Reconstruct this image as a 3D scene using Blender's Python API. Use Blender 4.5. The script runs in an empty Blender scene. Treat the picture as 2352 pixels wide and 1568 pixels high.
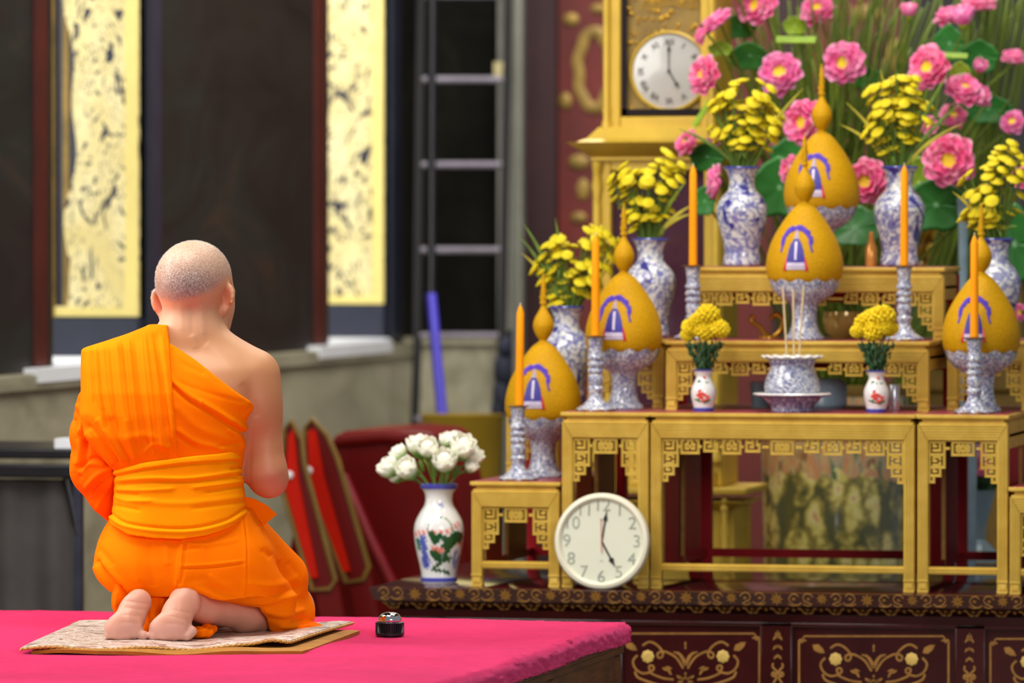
import bpy, bmesh, math, random
import numpy as np
from mathutils import Vector, Matrix

# ------------------------------------------------------------------ camera geometry
F_PX = 13066.0            # 200 mm lens on a 36 mm sensor, 2352 px wide
TH = math.radians(12.6)   # camera yaw
SN, CS = math.sin(TH), math.cos(TH)
CAM_Z = 1.44
HOR = 530.0               # pixel row of the horizon
def ratio(px): u = px-1176.0; return (-SN*F_PX+CS*u)/(CS*F_PX+SN*u)
def S(px, Y): return Y/(CS*F_PX+SN*(px-1176.0))          # metres per pixel there
def XX(px, Y): return Y*ratio(px)
def ZZ(py, px, Y): return CAM_Z-(py-HOR)*S(px, Y)
def P(px, py, Y): return Vector((XX(px, Y), Y, ZZ(py, px, Y)))
def PZ(px, py, z):
    s = (CAM_Z-z)/(py-HOR); Y = s*(CS*F_PX+SN*(px-1176.0)); return Vector((XX(px, Y), Y, z))

SC = bpy.context.scene
COL = SC.collection
random.seed(7)
PI = math.pi

# ------------------------------------------------------------------ objects
def tag(o, label=None, cat=None, group=None, kind=None):
    if label: o['label'] = label
    if cat: o['category'] = cat
    if group: o['group'] = group
    if kind: o['kind'] = kind
    return o
def empty(name, loc, rz=0.0, label=None, cat=None, group=None):
    o = bpy.data.objects.new(name, None); COL.objects.link(o)
    o.location = loc; o.rotation_euler = (0, 0, rz); o.empty_display_size = .05
    return tag(o, label, cat, group)
def copy_tree(o, parent=None):
    c = o.copy(); COL.objects.link(c)
    if parent is not None: c.parent = parent
    for k in list(o.children): copy_tree(k, c)
    return c

class MB:
    def __init__(s): s.v = []; s.f = []; s.col = None
    def add(s, vs, fs):
        n = len(s.v); s.v.extend([tuple(p) for p in vs]); s.f.extend([tuple(i+n for i in q) for q in fs]); return s
    def box(s, x0, x1, y0, y1, z0, z1, M=None):
        vs = [Vector((x, y, z)) for z in (z0, z1) for y in (y0, y1) for x in (x0, x1)]
        if M is not None: vs = [M @ p for p in vs]
        return s.add(vs, [(0,2,3,1),(4,5,7,6),(0,1,5,4),(2,6,7,3),(0,4,6,2),(1,3,7,5)])
    def frust(s, b, t, z0, z1):     # b,t = (x0,x1,y0,y1) at bottom and top
        vs = [(b[0],b[2],z0),(b[1],b[2],z0),(b[0],b[3],z0),(b[1],b[3],z0),(t[0],t[2],z1),(t[1],t[2],z1),(t[0],t[3],z1),(t[1],t[3],z1)]
        return s.add(vs, [(0,2,3,1),(4,5,7,6),(0,1,5,4),(2,6,7,3),(0,4,6,2),(1,3,7,5)])
    def tube(s, path, r, n=8, flat=None):   # flat=(axis Vector, factor) squashes the section along an axis
        path = [Vector(p) for p in path]; m = len(path)
        rs = list(r) if hasattr(r, '__len__') else [r]*m
        up = None; vs = []
        for i, p in enumerate(path):
            t = (path[min(i+1, m-1)]-path[max(i-1, 0)])
            if t.length < 1e-9: t = Vector((0, 0, 1))
            t.normalize()
            if up is None: up = Vector((0, 0, 1)) if abs(t.z) < .9 else Vector((0, 1, 0))
            a = t.cross(up)
            if a.length < 1e-6: a = t.orthogonal()
            a.normalize(); b = a.cross(t).normalized(); up = b
            for k in range(n):
                w = 2*PI*k/n; off = a*math.cos(w)*rs[i]+b*math.sin(w)*rs[i]
                if flat: off -= flat[0]*(off.dot(flat[0]))*(1-flat[1])
                vs.append(p+off)
        fs = [(i*n+k, i*n+(k+1) % n, (i+1)*n+(k+1) % n, (i+1)*n+k) for i in range(m-1) for k in range(n)]
        vs += [path[0], path[-1]]; a0 = m*n
        fs += [(a0, (k+1) % n, k) for k in range(n)]+[(a0+1, (m-1)*n+k, (m-1)*n+(k+1) % n) for k in range(n)]
        return s.add(vs, fs)
    def lathe(s, prof, n=32, c=(0, 0, 0), mod=None, ring=False):
        if ring: prof = list(prof)+[prof[0]]
        vs = []; m = len(prof)
        for i, (r, z) in enumerate(prof):
            for k in range(n):
                w = 2*PI*k/n; rr, zz = (r, z) if mod is None else mod(r, z, w, i)
                vs.append((c[0]+rr*math.cos(w), c[1]+rr*math.sin(w), c[2]+zz))
        fs = [(i*n+k, i*n+(k+1) % n, (i+1)*n+(k+1) % n, (i+1)*n+k) for i in range(m-1) for k in range(n)]
        if not ring: fs += [tuple(range(n-1, -1, -1)), tuple((m-1)*n+k for k in range(n))]
        return s.add(vs, fs)
    def ell(s, c, r, nu=12, nv=8, M=None):
        c = Vector(c); r = (r, r, r) if not hasattr(r, '__len__') else r
        vs = [Vector((0, 0, -r[2]))]
        for j in range(1, nv):
            a = -PI/2+PI*j/nv
            for i in range(nu):
                w = 2*PI*i/nu; vs.append(Vector((r[0]*math.cos(a)*math.cos(w), r[1]*math.cos(a)*math.sin(w), r[2]*math.sin(a))))
        vs.append(Vector((0, 0, r[2])))
        if M is not None: vs = [M @ p for p in vs]
        vs = [p+c for p in vs]; L = len(vs)-1
        fs = [(0, 1+(i+1) % nu, 1+i) for i in range(nu)]
        for j in range(nv-2):
            for i in range(nu):
                a = 1+j*nu; fs.append((a+i, a+(i+1) % nu, a+nu+(i+1) % nu, a+nu+i))
        a = 1+(nv-2)*nu
        fs += [(a+i, a+(i+1) % nu, L) for i in range(nu)]
        return s.add(vs, fs)
    def grid(s, fn, nu, nv, thick=None):
        vs = [Vector(fn(i/nu, j/nv)) for j in range(nv+1) for i in range(nu+1)]
        w = nu+1
        fs = [(j*w+i, j*w+i+1, (j+1)*w+i+1, (j+1)*w+i) for j in range(nv) for i in range(nu)]
        if thick is None: return s.add(vs, fs)
        lo = [Vector(p)+Vector(thick) for p in vs]; n = len(vs)
        fs2 = [tuple(reversed([q+n for q in f])) for f in fs]
        rim = [i for i in range(w)]+[j*w+nu for j in range(1, nv+1)]+[nv*w+i for i in range(nu-1, -1, -1)]+[j*w for j in range(nv-1, 0, -1)]
        fs3 = [(rim[k], rim[k]+n, rim[(k+1) % len(rim)]+n, rim[(k+1) % len(rim)]) for k in range(len(rim))]
        return s.add(vs+lo, fs+fs2+fs3)
    def prism(s, poly, fn0, fn1):   # polygon (2D), two maps 2D->3D for the two caps
        n = len(poly); vs = [fn0(*p) for p in poly]+[fn1(*p) for p in poly]
        fs = [tuple(range(n-1, -1, -1)), tuple(range(n, 2*n))]+[(i, (i+1) % n, n+(i+1) % n, n+i) for i in range(n)]
        return s.add(vs, fs)
    def xf(s, M, start=0):
        s.v = s.v[:start]+[tuple(M @ Vector(p)) for p in s.v[start:]]; return s
    def build(s, name, mat, parent=None, loc=None, sharp=40, bevel=None, recalc=True):
        me = bpy.data.meshes.new(name); me.from_pydata(s.v, [], s.f); me.validate()
        if recalc:
            b = bmesh.new(); b.from_mesh(me); bmesh.ops.recalc_face_normals(b, faces=b.faces); b.to_mesh(me); b.free()
        me.polygons.foreach_set('use_smooth', [True]*len(me.polygons))
        if sharp: me.set_sharp_from_angle(angle=math.radians(sharp))
        me.update()
        o = bpy.data.objects.new(name, me); COL.objects.link(o)
        if mat: me.materials.append(mat)
        if parent is not None: o.parent = parent
        if loc is not None: o.location = loc
        if bevel:
            m = o.modifiers.new('bevel', 'BEVEL'); m.width = bevel; m.segments = 2; m.limit_method = 'ANGLE'; m.angle_limit = math.radians(50)
        return o

def smooth_path(pts, k=6):       # Catmull-Rom
    pts = [Vector(p) for p in pts]; out = []
    for i in range(len(pts)-1):
        p0 = pts[max(i-1, 0)]; p1 = pts[i]; p2 = pts[i+1]; p3 = pts[min(i+2, len(pts)-1)]
        for j in range(k):
            t = j/k
            out.append(.5*((2*p1)+(p2-p0)*t+(2*p0-5*p1+4*p2-p3)*t*t+(3*p1-p0-3*p2+p3)*t**3))
    out.append(pts[-1]); return out
def smooth_prof(pr, k=4): return [(max(p.x, 0), p.y) for p in smooth_path([Vector((a, b, 0)) for a, b in pr], k)]
def look_rot(axis, roll=0.0):    # matrix taking +Z to axis
    a = Vector(axis).normalized(); return a.to_track_quat('Z', 'Y').to_matrix().to_4x4() @ Matrix.Rotation(roll, 4, 'Z')

# ------------------------------------------------------------------ materials
def srgb(r, g, b):
    f = lambda c: (c/255/12.92 if c/255 <= .04045 else ((c/255+.055)/1.055)**2.4)
    return (f(r), f(g), f(b), 1)
class NT:
    def __init__(s, name):
        s.m = bpy.data.materials.new(name); s.m.use_nodes = True; s.t = s.m.node_tree; s.n = s.t.nodes; s.l = s.t.links
        s.p = s.n['Principled BSDF']
    def new(s, t, **k):
        o = s.n.new(t)
        for a, b in k.items(): setattr(o, a, b)
        return o
    def link(s, a, b): s.l.new(a, b)
    def coord(s, out='Object', scale=(1, 1, 1), loc=(0, 0, 0), rnd=False):
        c = s.new('ShaderNodeTexCoord'); m = s.new('ShaderNodeMapping'); s.link(c.outputs[out], m.inputs[0])
        m.inputs['Scale'].default_value = scale; m.inputs['Location'].default_value = loc
        if rnd:
            oi = s.new('ShaderNodeObjectInfo'); mm = s.new('ShaderNodeMath', operation='MULTIPLY'); mm.inputs[1].default_value = 37.0
            s.link(oi.outputs['Random'], mm.inputs[0]); s.link(mm.outputs[0], m.inputs['Location'])
        return m.outputs[0]
    def noise(s, co, scale, detail=3, rough=.55, dist=0.0):
        n = s.new('ShaderNodeTexNoise'); s.link(co, n.inputs['Vector']); n.inputs['Scale'].default_value = scale
        n.inputs['Detail'].default_value = detail; n.inputs['Roughness'].default_value = rough; n.inputs['Distortion'].default_value = dist
        return n.outputs['Fac']
    def vor(s, co, scale, feature='F1', out='Distance'):
        n = s.new('ShaderNodeTexVoronoi', feature=feature); s.link(co, n.inputs['Vector']); n.inputs['Scale'].default_value = scale; return n.outputs[out]
    def wave(s, co, scale, dist=0, detail=2, bands='X', dscale=1.0):
        n = s.new('ShaderNodeTexWave', bands_direction=bands); s.link(co, n.inputs['Vector']); n.inputs['Scale'].default_value = scale
        n.inputs['Distortion'].default_value = dist; n.inputs['Detail'].default_value = detail; n.inputs['Detail Scale'].default_value = dscale; return n.outputs['Fac']
    def ramp(s, fac, stops, interp='LINEAR'):
        r = s.new('ShaderNodeValToRGB'); r.color_ramp.interpolation = interp; s.link(fac, r.inputs[0]); e = r.color_ramp.elements
        while len(e) < len(stops): e.new(.5)
        for k, (p, c) in enumerate(stops):
            e[k].position = p; e[k].color = c if len(c) == 4 else tuple(c)+(1,)
        return r.outputs[0]
    def mix(s, fac, a, b, blend='MIX'):
        m = s.new('ShaderNodeMix', data_type='RGBA', blend_type=blend)
        for sock, v in ((m.inputs[0], fac), (m.inputs[6], a), (m.inputs[7], b)):
            if hasattr(v, 'is_output'): s.link(v, sock)
            else: sock.default_value = v
        return m.outputs[2]
    def math(s, op, a, b=0.0):
        m = s.new('ShaderNodeMath', operation=op)
        for k, v in ((0, a), (1, b)):
            if hasattr(v, 'is_output'): s.link(v, m.inputs[k])
            else: m.inputs[k].default_value = v
        return m.outputs[0]
    def attr(s, name, out='Color'):
        a = s.new('ShaderNodeAttribute'); a.attribute_name = name; return a.outputs[out]
    def set(s, col=None, rough=None, metal=None, **kw):
        p = s.p.inputs
        for key, v in (('Base Color', col), ('Roughness', rough), ('Metallic', metal)):
            if v is None: continue
            if hasattr(v, 'is_output'): s.link(v, p[key])
            else: p[key].default_value = v
        for k, v in kw.items(): p[k.replace('_', ' ').replace('Specular IOR Level', 'Specular IOR Level')].default_value = v
        return s
    def bump(s, h, strength=.3, dist=.002):
        b = s.new('ShaderNodeBump'); b.inputs['Strength'].default_value = strength; b.inputs['Distance'].default_value = dist
        s.link(h, b.inputs['Height']); s.link(b.outputs[0], s.p.inputs['Normal']); return s
def simple(name, c, rough=.5, metal=0.0, var=.15, scale=20, bump=0, bscale=60, rnd=False, **kw):
    t = NT(name); co = t.coord(rnd=rnd); n = t.noise(co, scale, 4)
    lo = tuple(x*(1-var) for x in c[:3])+(1,); hi = tuple(min(1, x*(1+var)) for x in c[:3])+(1,)
    t.set(t.ramp(n, [(.3, lo), (.7, hi)]), rough, metal, **kw)
    if bump: t.bump(t.noise(co, bscale, 4), bump)
    return t.m
M = {}
# gold paint of the altar tables
t = NT('gold_paint'); co = t.coord(); n = t.noise(co, 14, 5, .6); n2 = t.noise(co, 160, 3)
t.set(t.ramp(n, [(.25, srgb(196, 156, 52)), (.6, srgb(220, 184, 76)), (.9, srgb(232, 202, 110))]), .45, .12)
t.bump(n2, .25, .001); M['gold'] = t.m
M['gold_clock'] = simple('gold_clock_case', srgb(206, 172, 60), .42, .12, .1, 8)
M['gold_relief'] = simple('gold_relief', srgb(192, 152, 52), .35, .55, .25, 40)
M['gold_line'] = simple('gold_painted_ornament', srgb(156, 110, 46), .5, .2, .2, 60)
M['gold_pale'] = simple('pale_gold_disc', srgb(214, 180, 96), .45, .2, .12, 60)
M['red_lacquer'] = simple('red_lacquer', srgb(158, 8, 22), .5, 0, .2, 10, Specular_IOR_Level=.25)
M['pink_top'] = simple('red_tabletop_lacquer', srgb(150, 62, 70), .35, 0, .15, 12)
t = NT('maroon_lacquer'); co = t.coord(); n = t.noise(co, 6, 5)
t.set(t.ramp(n, [(.3, srgb(46, 14, 16)), (.7, srgb(66, 22, 24))]), .16, 0, Coat_Weight=.4, Coat_Roughness=.08); M['maroon'] = t.m
M['maroon_deep'] = simple('dark_maroon_moulding', srgb(50, 10, 8), .3, 0, .2, 20)
M['void'] = simple('dark_interior', srgb(20, 12, 10), .8)

def porcelain(name, blue=srgb(58, 64, 156), white=srgb(214, 216, 214), sc=34, thr=.505, big=True):
    t = NT(name); co = t.coord(rnd=True)
    a = t.noise(co, sc, 3, .6, 2.2); b = t.noise(co, sc*.32, 2, .5, 1.0); w = t.wave(co, sc*.5, 9, 3, 'DIAGONAL', 1.6)
    m1 = t.ramp(a, [(thr, (0, 0, 0)), (thr+.05, (.8, .8, .8))]); m2 = t.ramp(w, [(.72, (0, 0, 0)), (.82, (.6, .6, .6))])
    mk = t.mix(.5, m1, m2, 'LIGHTEN'); t.n[-1].inputs[0].default_value = 1.0
    c = t.mix(mk, white, blue)
    if big: c = t.mix(t.ramp(b, [(.585, (0, 0, 0)), (.62, (.95, .95, .95))]), c, srgb(34, 30, 128))
    t.set(c, .12, 0, Coat_Weight=.5, Coat_Roughness=.04); return t.m
M['porcelain'] = porcelain('blue_white_porcelain')
M['porcelain_fine'] = porcelain('fine_blue_white_porcelain', sc=70, thr=.49, blue=srgb(66, 76, 140), white=srgb(208, 210, 212), big=False)
M['porcelain_mauve'] = porcelain('mauve_blue_porcelain', sc=60, thr=.45, blue=srgb(70, 66, 128), white=srgb(206, 200, 214), big=False)
M['white_glaze'] = simple('white_glaze', srgb(232, 232, 230), .12, 0, .03, 10, Coat_Weight=.5)
M['blue_glaze'] = simple('cobalt_blue_glaze', srgb(66, 70, 168), .15, 0, .1, 30, Coat_Weight=.5)
M['brass'] = simple('dull_brass', srgb(150, 118, 72), .35, .7, .15, 60)
M['candle'] = simple('orange_candle_wax', srgb(255, 158, 0), .5, 0, .03, 10, Subsurface_Weight=.1, Specular_IOR_Level=.2)
M['wick'] = simple('pale_candle_wick', srgb(214, 196, 168), .8)
t = NT('golden_grain'); co = t.coord(); n = t.noise(co, 300, 2, .7); n2 = t.noise(co, 18, 3)
t.set(t.ramp(n, [(.3, srgb(172, 122, 0)), (.62, srgb(208, 158, 0)), (.8, srgb(236, 192, 14))]), .55, 0); t.p.inputs['Specular IOR Level'].default_value = .2; t.bump(n, .8, .002); M['grain'] = t.m
M['sequin_purple'] = simple('purple_sequins', srgb(88, 60, 190), .35, .1, .35, 240, bump=.6, bscale=300)
M['sequin_blue'] = simple('blue_sequins', srgb(48, 40, 142), .5, 0, .3, 240)
M['sequin_white'] = simple('silver_sequins', srgb(200, 190, 212), .4, .1, .2, 240)
M['sequin_red'] = simple('red_sequins', srgb(196, 26, 34), .3, .2, .2, 200)
M['yellow_petal'] = simple('yellow_petals', srgb(218, 196, 0), .7, 0, .3, 60, rnd=True, Subsurface_Weight=.1)
M['yellow_deep'] = simple('marigold_petals', srgb(250, 212, 2), .6, 0, .14, 90, bump=.5, bscale=140, Subsurface_Weight=.1)
M['stem'] = simple('green_stems', srgb(92, 122, 34), .55, 0, .3, 30)
M['stem_dark'] = simple('dark_green_foliage', srgb(30, 70, 26), .55, 0, .35, 60)
M['stem_lotus'] = simple('lotus_stems', srgb(96, 116, 26), .55, 0, .5, 5)
M['leaf'] = simple('lotus_leaf_green', srgb(44, 116, 46), .42, 0, .3, 9, rnd=True)
M['leaf_pale'] = simple('pale_green_leaf', srgb(138, 170, 44), .5, 0, .25, 20)
M['blade'] = simple('yellow_green_blade', srgb(170, 160, 36), .5, 0, .35, 12)
t = NT('pink_lotus_petals'); co = t.coord(); n = t.noise(co, 2.2, 4, .6); fr = t.new('ShaderNodeLayerWeight'); oi = t.new('ShaderNodeObjectInfo')
a_ = t.ramp(n, [(.3, srgb(238, 80, 158)), (.5, srgb(244, 128, 190)), (.68, srgb(250, 190, 224))]); b_ = t.ramp(n, [(.3, srgb(244, 72, 138)), (.5, srgb(248, 116, 172)), (.68, srgb(250, 190, 206))])
t.set(t.mix(oi.outputs['Random'], a_, b_), .5, 0, Subsurface_Weight=.1); M['pink'] = t.m
M['pod'] = simple('yellow_lotus_pod', srgb(226, 208, 32), .6, 0, .15, 60)
M['pod_green'] = simple('green_lotus_pod', srgb(150, 182, 38), .55, 0, .2, 40)
t = NT('white_lotus_petals'); co = t.coord('Generated'); n = t.noise(co, 5, 3); sp = t.new('ShaderNodeSeparateXYZ'); t.link(co, sp.inputs[0])
h_ = t.math('ADD', sp.outputs[2], t.math('MULTIPLY', n, .35)); t.set(t.ramp(h_, [(.36, srgb(128, 180, 70)), (.60, srgb(214, 228, 172)), (.86, srgb(242, 240, 222))]), .5, 0, Subsurface_Weight=.15); M['white_petal'] = t.m
M['black_metal'] = simple('black_metal', srgb(24, 24, 30), .35, .3, .2, 10)
M['chrome'] = simple('polished_chrome', srgb(220, 220, 222), .06, 1.0, .02, 10)
M['black_plastic'] = simple('black_plastic', srgb(16, 17, 22), .25, 0, .1, 30)
M['silver'] = simple('silver_metal', srgb(190, 190, 196), .25, .8, .1, 20)
M['clock_white'] = simple('cream_clock_plastic', srgb(226, 222, 200), .35, 0, .02, 6)
M['clock_face'] = simple('cream_dial', srgb(216, 218, 198), .6, 0, .02, 6)
M['clock_num'] = simple('pale_grey_numerals', srgb(158, 162, 148), .6)
M['dial_white'] = simple('white_enamel_dial', srgb(178, 178, 174), .2, 0, .03, 12, Coat_Weight=.5)
M['ink'] = simple('black_ink', srgb(24, 22, 24), .5)
M['red_hand'] = simple('red_second_hand', srgb(208, 110, 92), .5)
M['glass_dark'] = simple('dark_glass', srgb(34, 26, 30), .05, 0, .1, 4)
M['rope'] = simple('gold_rope', srgb(196, 152, 82), .5, .2, .2, 200)
M['ochre'] = simple('ochre_cloth', srgb(158, 104, 16), .75, 0, .2, 18, bump=.2, bscale=400)
# ================================================================== SETTING
XL, YB = -5.42, 22.3
def struct(o): o['kind'] = 'structure'; return o
# mural wall: dark old painting
t = NT('dark_mural'); co = t.coord(scale=(1, .28, .75)); a = t.noise(co, 3.2, 6, .65, 1.2); v = t.vor(co, 5.0, 'F1', 'Color')
base = t.ramp(a, [(.3, srgb(9, 7, 5)), (.46, srgb(27, 20, 14)), (.6, srgb(30, 31, 26)), (.78, srgb(62, 42, 28))])
t.set(t.mix(.22, base, t.mix(1.0, base, v, 'MULTIPLY')), .55); M['mural'] = t.m
t = NT('dado_marble'); co = t.coord(scale=(1, .35, 1)); a = t.noise(co, 2.4, 6, .6, 1.5)
t.set(t.ramp(a, [(.3, srgb(122, 119, 100)), (.55, srgb(162, 158, 136)), (.8, srgb(184, 178, 164))]), .4); M['dado'] = t.m
t = NT('floor_stone'); co = t.coord(); a = t.noise(co, 3, 5); t.set(t.ramp(a, [(.3, srgb(88, 80, 62)), (.7, srgb(128, 116, 92))]), .3); M['floor'] = t.m
t = NT('darkened_mural'); co = t.coord(scale=(1, 1, .6)); a = t.noise(co, 3.2, 6, .65, 1.2); t.set(t.ramp(a, [(.3, srgb(7, 7, 5)), (.55, srgb(15, 15, 10)), (.75, srgb(26, 26, 18))]), .8); t.p.inputs['Specular IOR Level'].default_value = .1; M['mural_deep'] = t.m  # mural tones darkened here to offset the light on the back wall
M['brown_red'] = simple('red_brown_frame', srgb(74, 22, 8), .5, 0, .25, 6)
M['dark_olive'] = simple('dark_olive_trim', srgb(40, 32, 14), .5, 0, .3, 8)
t = NT('gold_lacquer_panel'); co = t.coord(scale=(1, 1, .62)); a = t.noise(co, 15, 2, .5, 2.6); w = t.noise(co, 5, 2, .5, 1.2); x_ = t.mix(.3, a, w)
gold = t.ramp(w, [(.3, srgb(222, 204, 134)), (.7, srgb(238, 226, 172))])
band = t.ramp(a, [(.35, (1, 1, 1)), (.405, (1, 1, 1)), (.43, (0, 0, 0)), (.585, (0, 0, 0)), (.605, (.9, .9, .9)), (.64, (0, 0, 0))])
t.set(t.mix(t.mix(1, band, t.ramp(w, [(.3, (.1, .1, .1)), (.42, (1, 1, 1))]), 'MULTIPLY'), gold, srgb(34, 36, 54)), .5, .1); M['gold_panel'] = t.m
M['gold_edge'] = simple('gold_leaf_border', srgb(232, 214, 128), .5, .0, .08, 8)
M['blue_black'] = simple('blue_black_lacquer', srgb(38, 42, 58), .4, 0, .2, 6)
M['sill_white'] = simple('white_sill_stone', srgb(226, 230, 238), .5, 0, .03, 4)
M['grey_stone'] = simple('grey_pilaster_stone', srgb(112, 112, 104), .5, 0, .15, 5)
M['plaster'] = simple('dim_plaster', srgb(86, 78, 66), .8, 0, .1, 3)
M['maroon_wall'] = simple('maroon_lacquer_wall', srgb(92, 24, 20), .5, 0, .3, 2.2)
M['maroon_dark'] = simple('dark_maroon_frame', srgb(42, 16, 20), .4, 0, .2, 4)
M['gold_dim'] = simple('tarnished_gold', srgb(138, 112, 52), .5, .3, .3, 12)

struct(MB().box(-7.2, 1.5, 2.0, YB+.4, -.1, 0).build('floor', M['floor']))
struct(MB().box(-6.2, 1.5, 12.5, YB+.4, 5.6, 5.7).build('ceiling', M['plaster']))
ZS = 1.01      # window sill height
wins = [(11.0, 12.0), (14.22, 15.2), (17.44, 18.55), (20.98, 22.0)]
w = MB(); y = 9.6
for a, b in wins:
    w.box(XL-.36, XL, y, a, ZS-.02, 5.6); w.box(XL-.36, XL, a, b, 3.6, 5.6); y = b
w.box(XL-.36, XL, y, YB+.3, ZS-.02, 5.6)
struct(w.build('wall_left', M['mural']))
d = MB().box(XL-.36, XL+.03, 9.6, YB, 0, ZS-.02); d.box(XL-.02, XL+.045, 9.6, YB, ZS-.07, ZS-.025)
struct(d.build('trim_1', M['dado']))
for i, (a, b) in enumerate(wins):
    wn = struct(MB().box(XL-.33, XL-.02, b-.05, b-.006, ZS+.135, 3.59).build('window_%d' % (i+1), M['blue_black'])); wn['label'] = 'dark lacquered window reveal with gold shutter'
    # gold lacquer shutter folded back against the far jamb, wavy inner edge
    pts = []; z = ZS+.14
    pts = [(XL-.006, z), (XL-.30, z), (XL-.30, z+.035)]
    zz = z+.035
    while zz < 3.55:
        k = (zz-z)
        pts.append((XL-.245-.018*math.sin(k*7.0)-.012*math.sin(k*17+i), zz)); zz += .04
    pts += [(XL-.245, 3.58), (XL-.006, 3.58)]
    pn = MB().prism(pts, lambda x, zq: (x, b-.062, zq), lambda x, zq: (x, b-.045, zq)); pn.build('shutter_panel', M['gold_panel'], wn)
    MB().box(XL-.05, XL-.006, b-.07, b-.06, ZS+.14, 3.58).box(XL-.30, XL-.05, b-.07, b-.06, ZS+.14, ZS+.17).build('shutter_border', M['gold_edge'], wn)
    MB().box(XL-.335, XL-.003, b-.085, b-.004, ZS+.0, ZS+.135).build('shutter_base', M['blue_black'], wn)
    MB().box(XL-.34, XL+.03, a+.0, b-.09, ZS-.022, ZS+.006).box(XL-.01, XL+.05, a-.26, b-.14, ZS-.05, ZS-.004).build('window_sill', M['sill_white'], wn)
    MB().box(XL-.012, XL+.012, a-.16, a-.035, ZS, 5.5).build('window_frame', M['brown_red'], wn)
    MB().box(XL-.02, XL+.016, b, b+.14, ZS, 5.5).build('outer_frame', M['blue_black'], wn)
    MB().box(XL-.30, XL+.016, a-.035, a+.0, ZS, 3.6).build('frame_edge', M['dark_olive'], wn)
    MB().box(XL-.274, XL-.252, b-.057, b-.051, ZS+.17, 3.59).box(XL-.31, XL-.300, b-.08, b-.051, ZS+.135, 3.59).build('gold_strip', M['gold_dim'], wn)
# back wall
xa = XX(1158, YB); xb = XX(1214, YB)
struct(MB().box(XL-.3, xa, YB, YB+.3, 0, 5.6).build('wall_back', M['mural_deep']))
struct(MB().box(XL, xa+.02, YB-.03, YB+.02, 0, ZZ(778, 1060, YB)).box(XL, xa+.02, YB-.05, YB+.02, ZZ(790, 1060, YB), ZZ(774, 1060, YB)).build('trim_2', M['dado']))
struct(MB().box(xa, xb, YB-.12, YB+.1, 0, 5.6).box(xa+.03, xb-.04, YB-.14, YB-.1, 0, 5.6).build('trim_3', M['grey_stone']))
mw = struct(MB().box(xb, 1.5, YB, YB+.3, 0, 5.6).build('wall_back_altar', M['maroon_wall']))
fr = MB()
for p0, p1 in ((1216, 1284), (1780, 1850)): fr.box(XX(p0, YB), XX(p1, YB), YB-.06, YB+.02, 0, 5.6)
fr.build('door_frame', M['maroon_dark'], mw)
# gilded oval and small painted ornaments on the maroon wall
s = S(1360, YB); cx, cz = XX(1366, YB), ZZ(160, 1366, YB)
r_ = MB(); n = 40; path = [(cx+s*(38+3*math.sin(k*5))*math.cos(2*PI*k/n), YB-.01, cz+s*88*math.sin(2*PI*k/n)) for k in range(n+1)]
r_.tube(path, s*13, 6, (Vector((0, 1, 0)), .3)); r_.build('oval_ornament', M['gold_dim'], mw)
o_ = MB()
for px, py, rx, ry in ((1312, 45, 20, 16), (1300, 232, 16, 20), (1330, 372, 26, 18), (1340, 435, 16, 26), (1330, 500, 20, 14), (1375, 20, 20, 12), (1990, 30, 40, 20), (2060, 130, 30, 40)):
    o_.ell((XX(px, YB), YB-.005, ZZ(py, px, YB)), (rx*s, .01, ry*s), 10, 6)
o_.build('painted_ornament', M['gold_dim'], mw)
struct(MB().box(XX(2100, YB), 1.5, YB-.3, YB-.02, 0, 5.6).build('trim_4', simple('dark_grey_drape', srgb(26, 26, 30), .8, 0, .2, 3)))

# ------------------------------------------------------------------ platform and carpet
PX0, PX1, PY0, PY1, PZT = -5.0, -2.735, 8.6, 13.43, .50
t = NT('red_carpet'); co = t.coord(); n = t.noise(co, 2.2, 5, .6, .6); n2 = t.noise(co, 420, 2); n3 = t.noise(co, 30, 5, .7)
cc = t.mix(.35, t.ramp(n, [(.32, srgb(180, 18, 60)), (.68, srgb(222, 38, 92))]), t.ramp(n3, [(.3, srgb(176, 14, 52)), (.7, srgb(234, 44, 102))]))
t.set(cc, .95, 0, Sheen_Weight=.55, Sheen_Roughness=.4); t.p.inputs['Sheen Tint'].default_value = srgb(255, 120, 190); t.p.inputs['Specular IOR Level'].default_value = .1
t.bump(t.mix(.5, n2, n3), .7, .004); M['carpet'] = t.m
t = NT('platform_wood'); co = t.coord(scale=(1, 1, 6)); n = t.noise(co, 5, 6, .7, .8)
t.set(t.ramp(n, [(.3, srgb(62, 32, 12)), (.55, srgb(104, 60, 24)), (.75, srgb(136, 82, 34))]), .5); t.bump(n, .3); M['wood'] = t.m
pl = MB().box(PX0, PX1+.004, PY0, PY1-.01, 0, PZT-.053)
plat = tag(pl.build('wooden_platform', M['wood']), 'low brown wooden platform under the red carpet', 'platform')
m_ = MB(); X1 = PX1+.004
m_.box(X1, X1+.012, PY0, PY1-.012, PZT-.06, PZT-.035).box(X1, X1+.008, PY0, PY1-.012, PZT-.075, PZT-.062)
m_.build('moulding', M['wood'], plat)
m_ = MB()
for k in range(6):
    y1 = PY1-.05-k*.75
    m_.box(X1, X1+.008, y1-.03, y1, 0, PZT-.08); m_.box(X1, X1+.006, y1-.72, y1-.03, PZT-.16, PZT-.145)
m_.build('side_panel', M['wood'], plat)
rng = np.random.RandomState(3)
def edge(sv, r=.022, drop=.05):
    if sv <= 0: return sv, 0.0
    a = sv/r
    if a < PI/2: return r*math.sin(a), r*(1-math.cos(a))
    return r, min(drop, r+(sv-r*PI/2))
NXc, NYc = 130, 170; vs = []
W_, L_ = PX1-PX0, PY1-PY0; ext = .07
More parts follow.
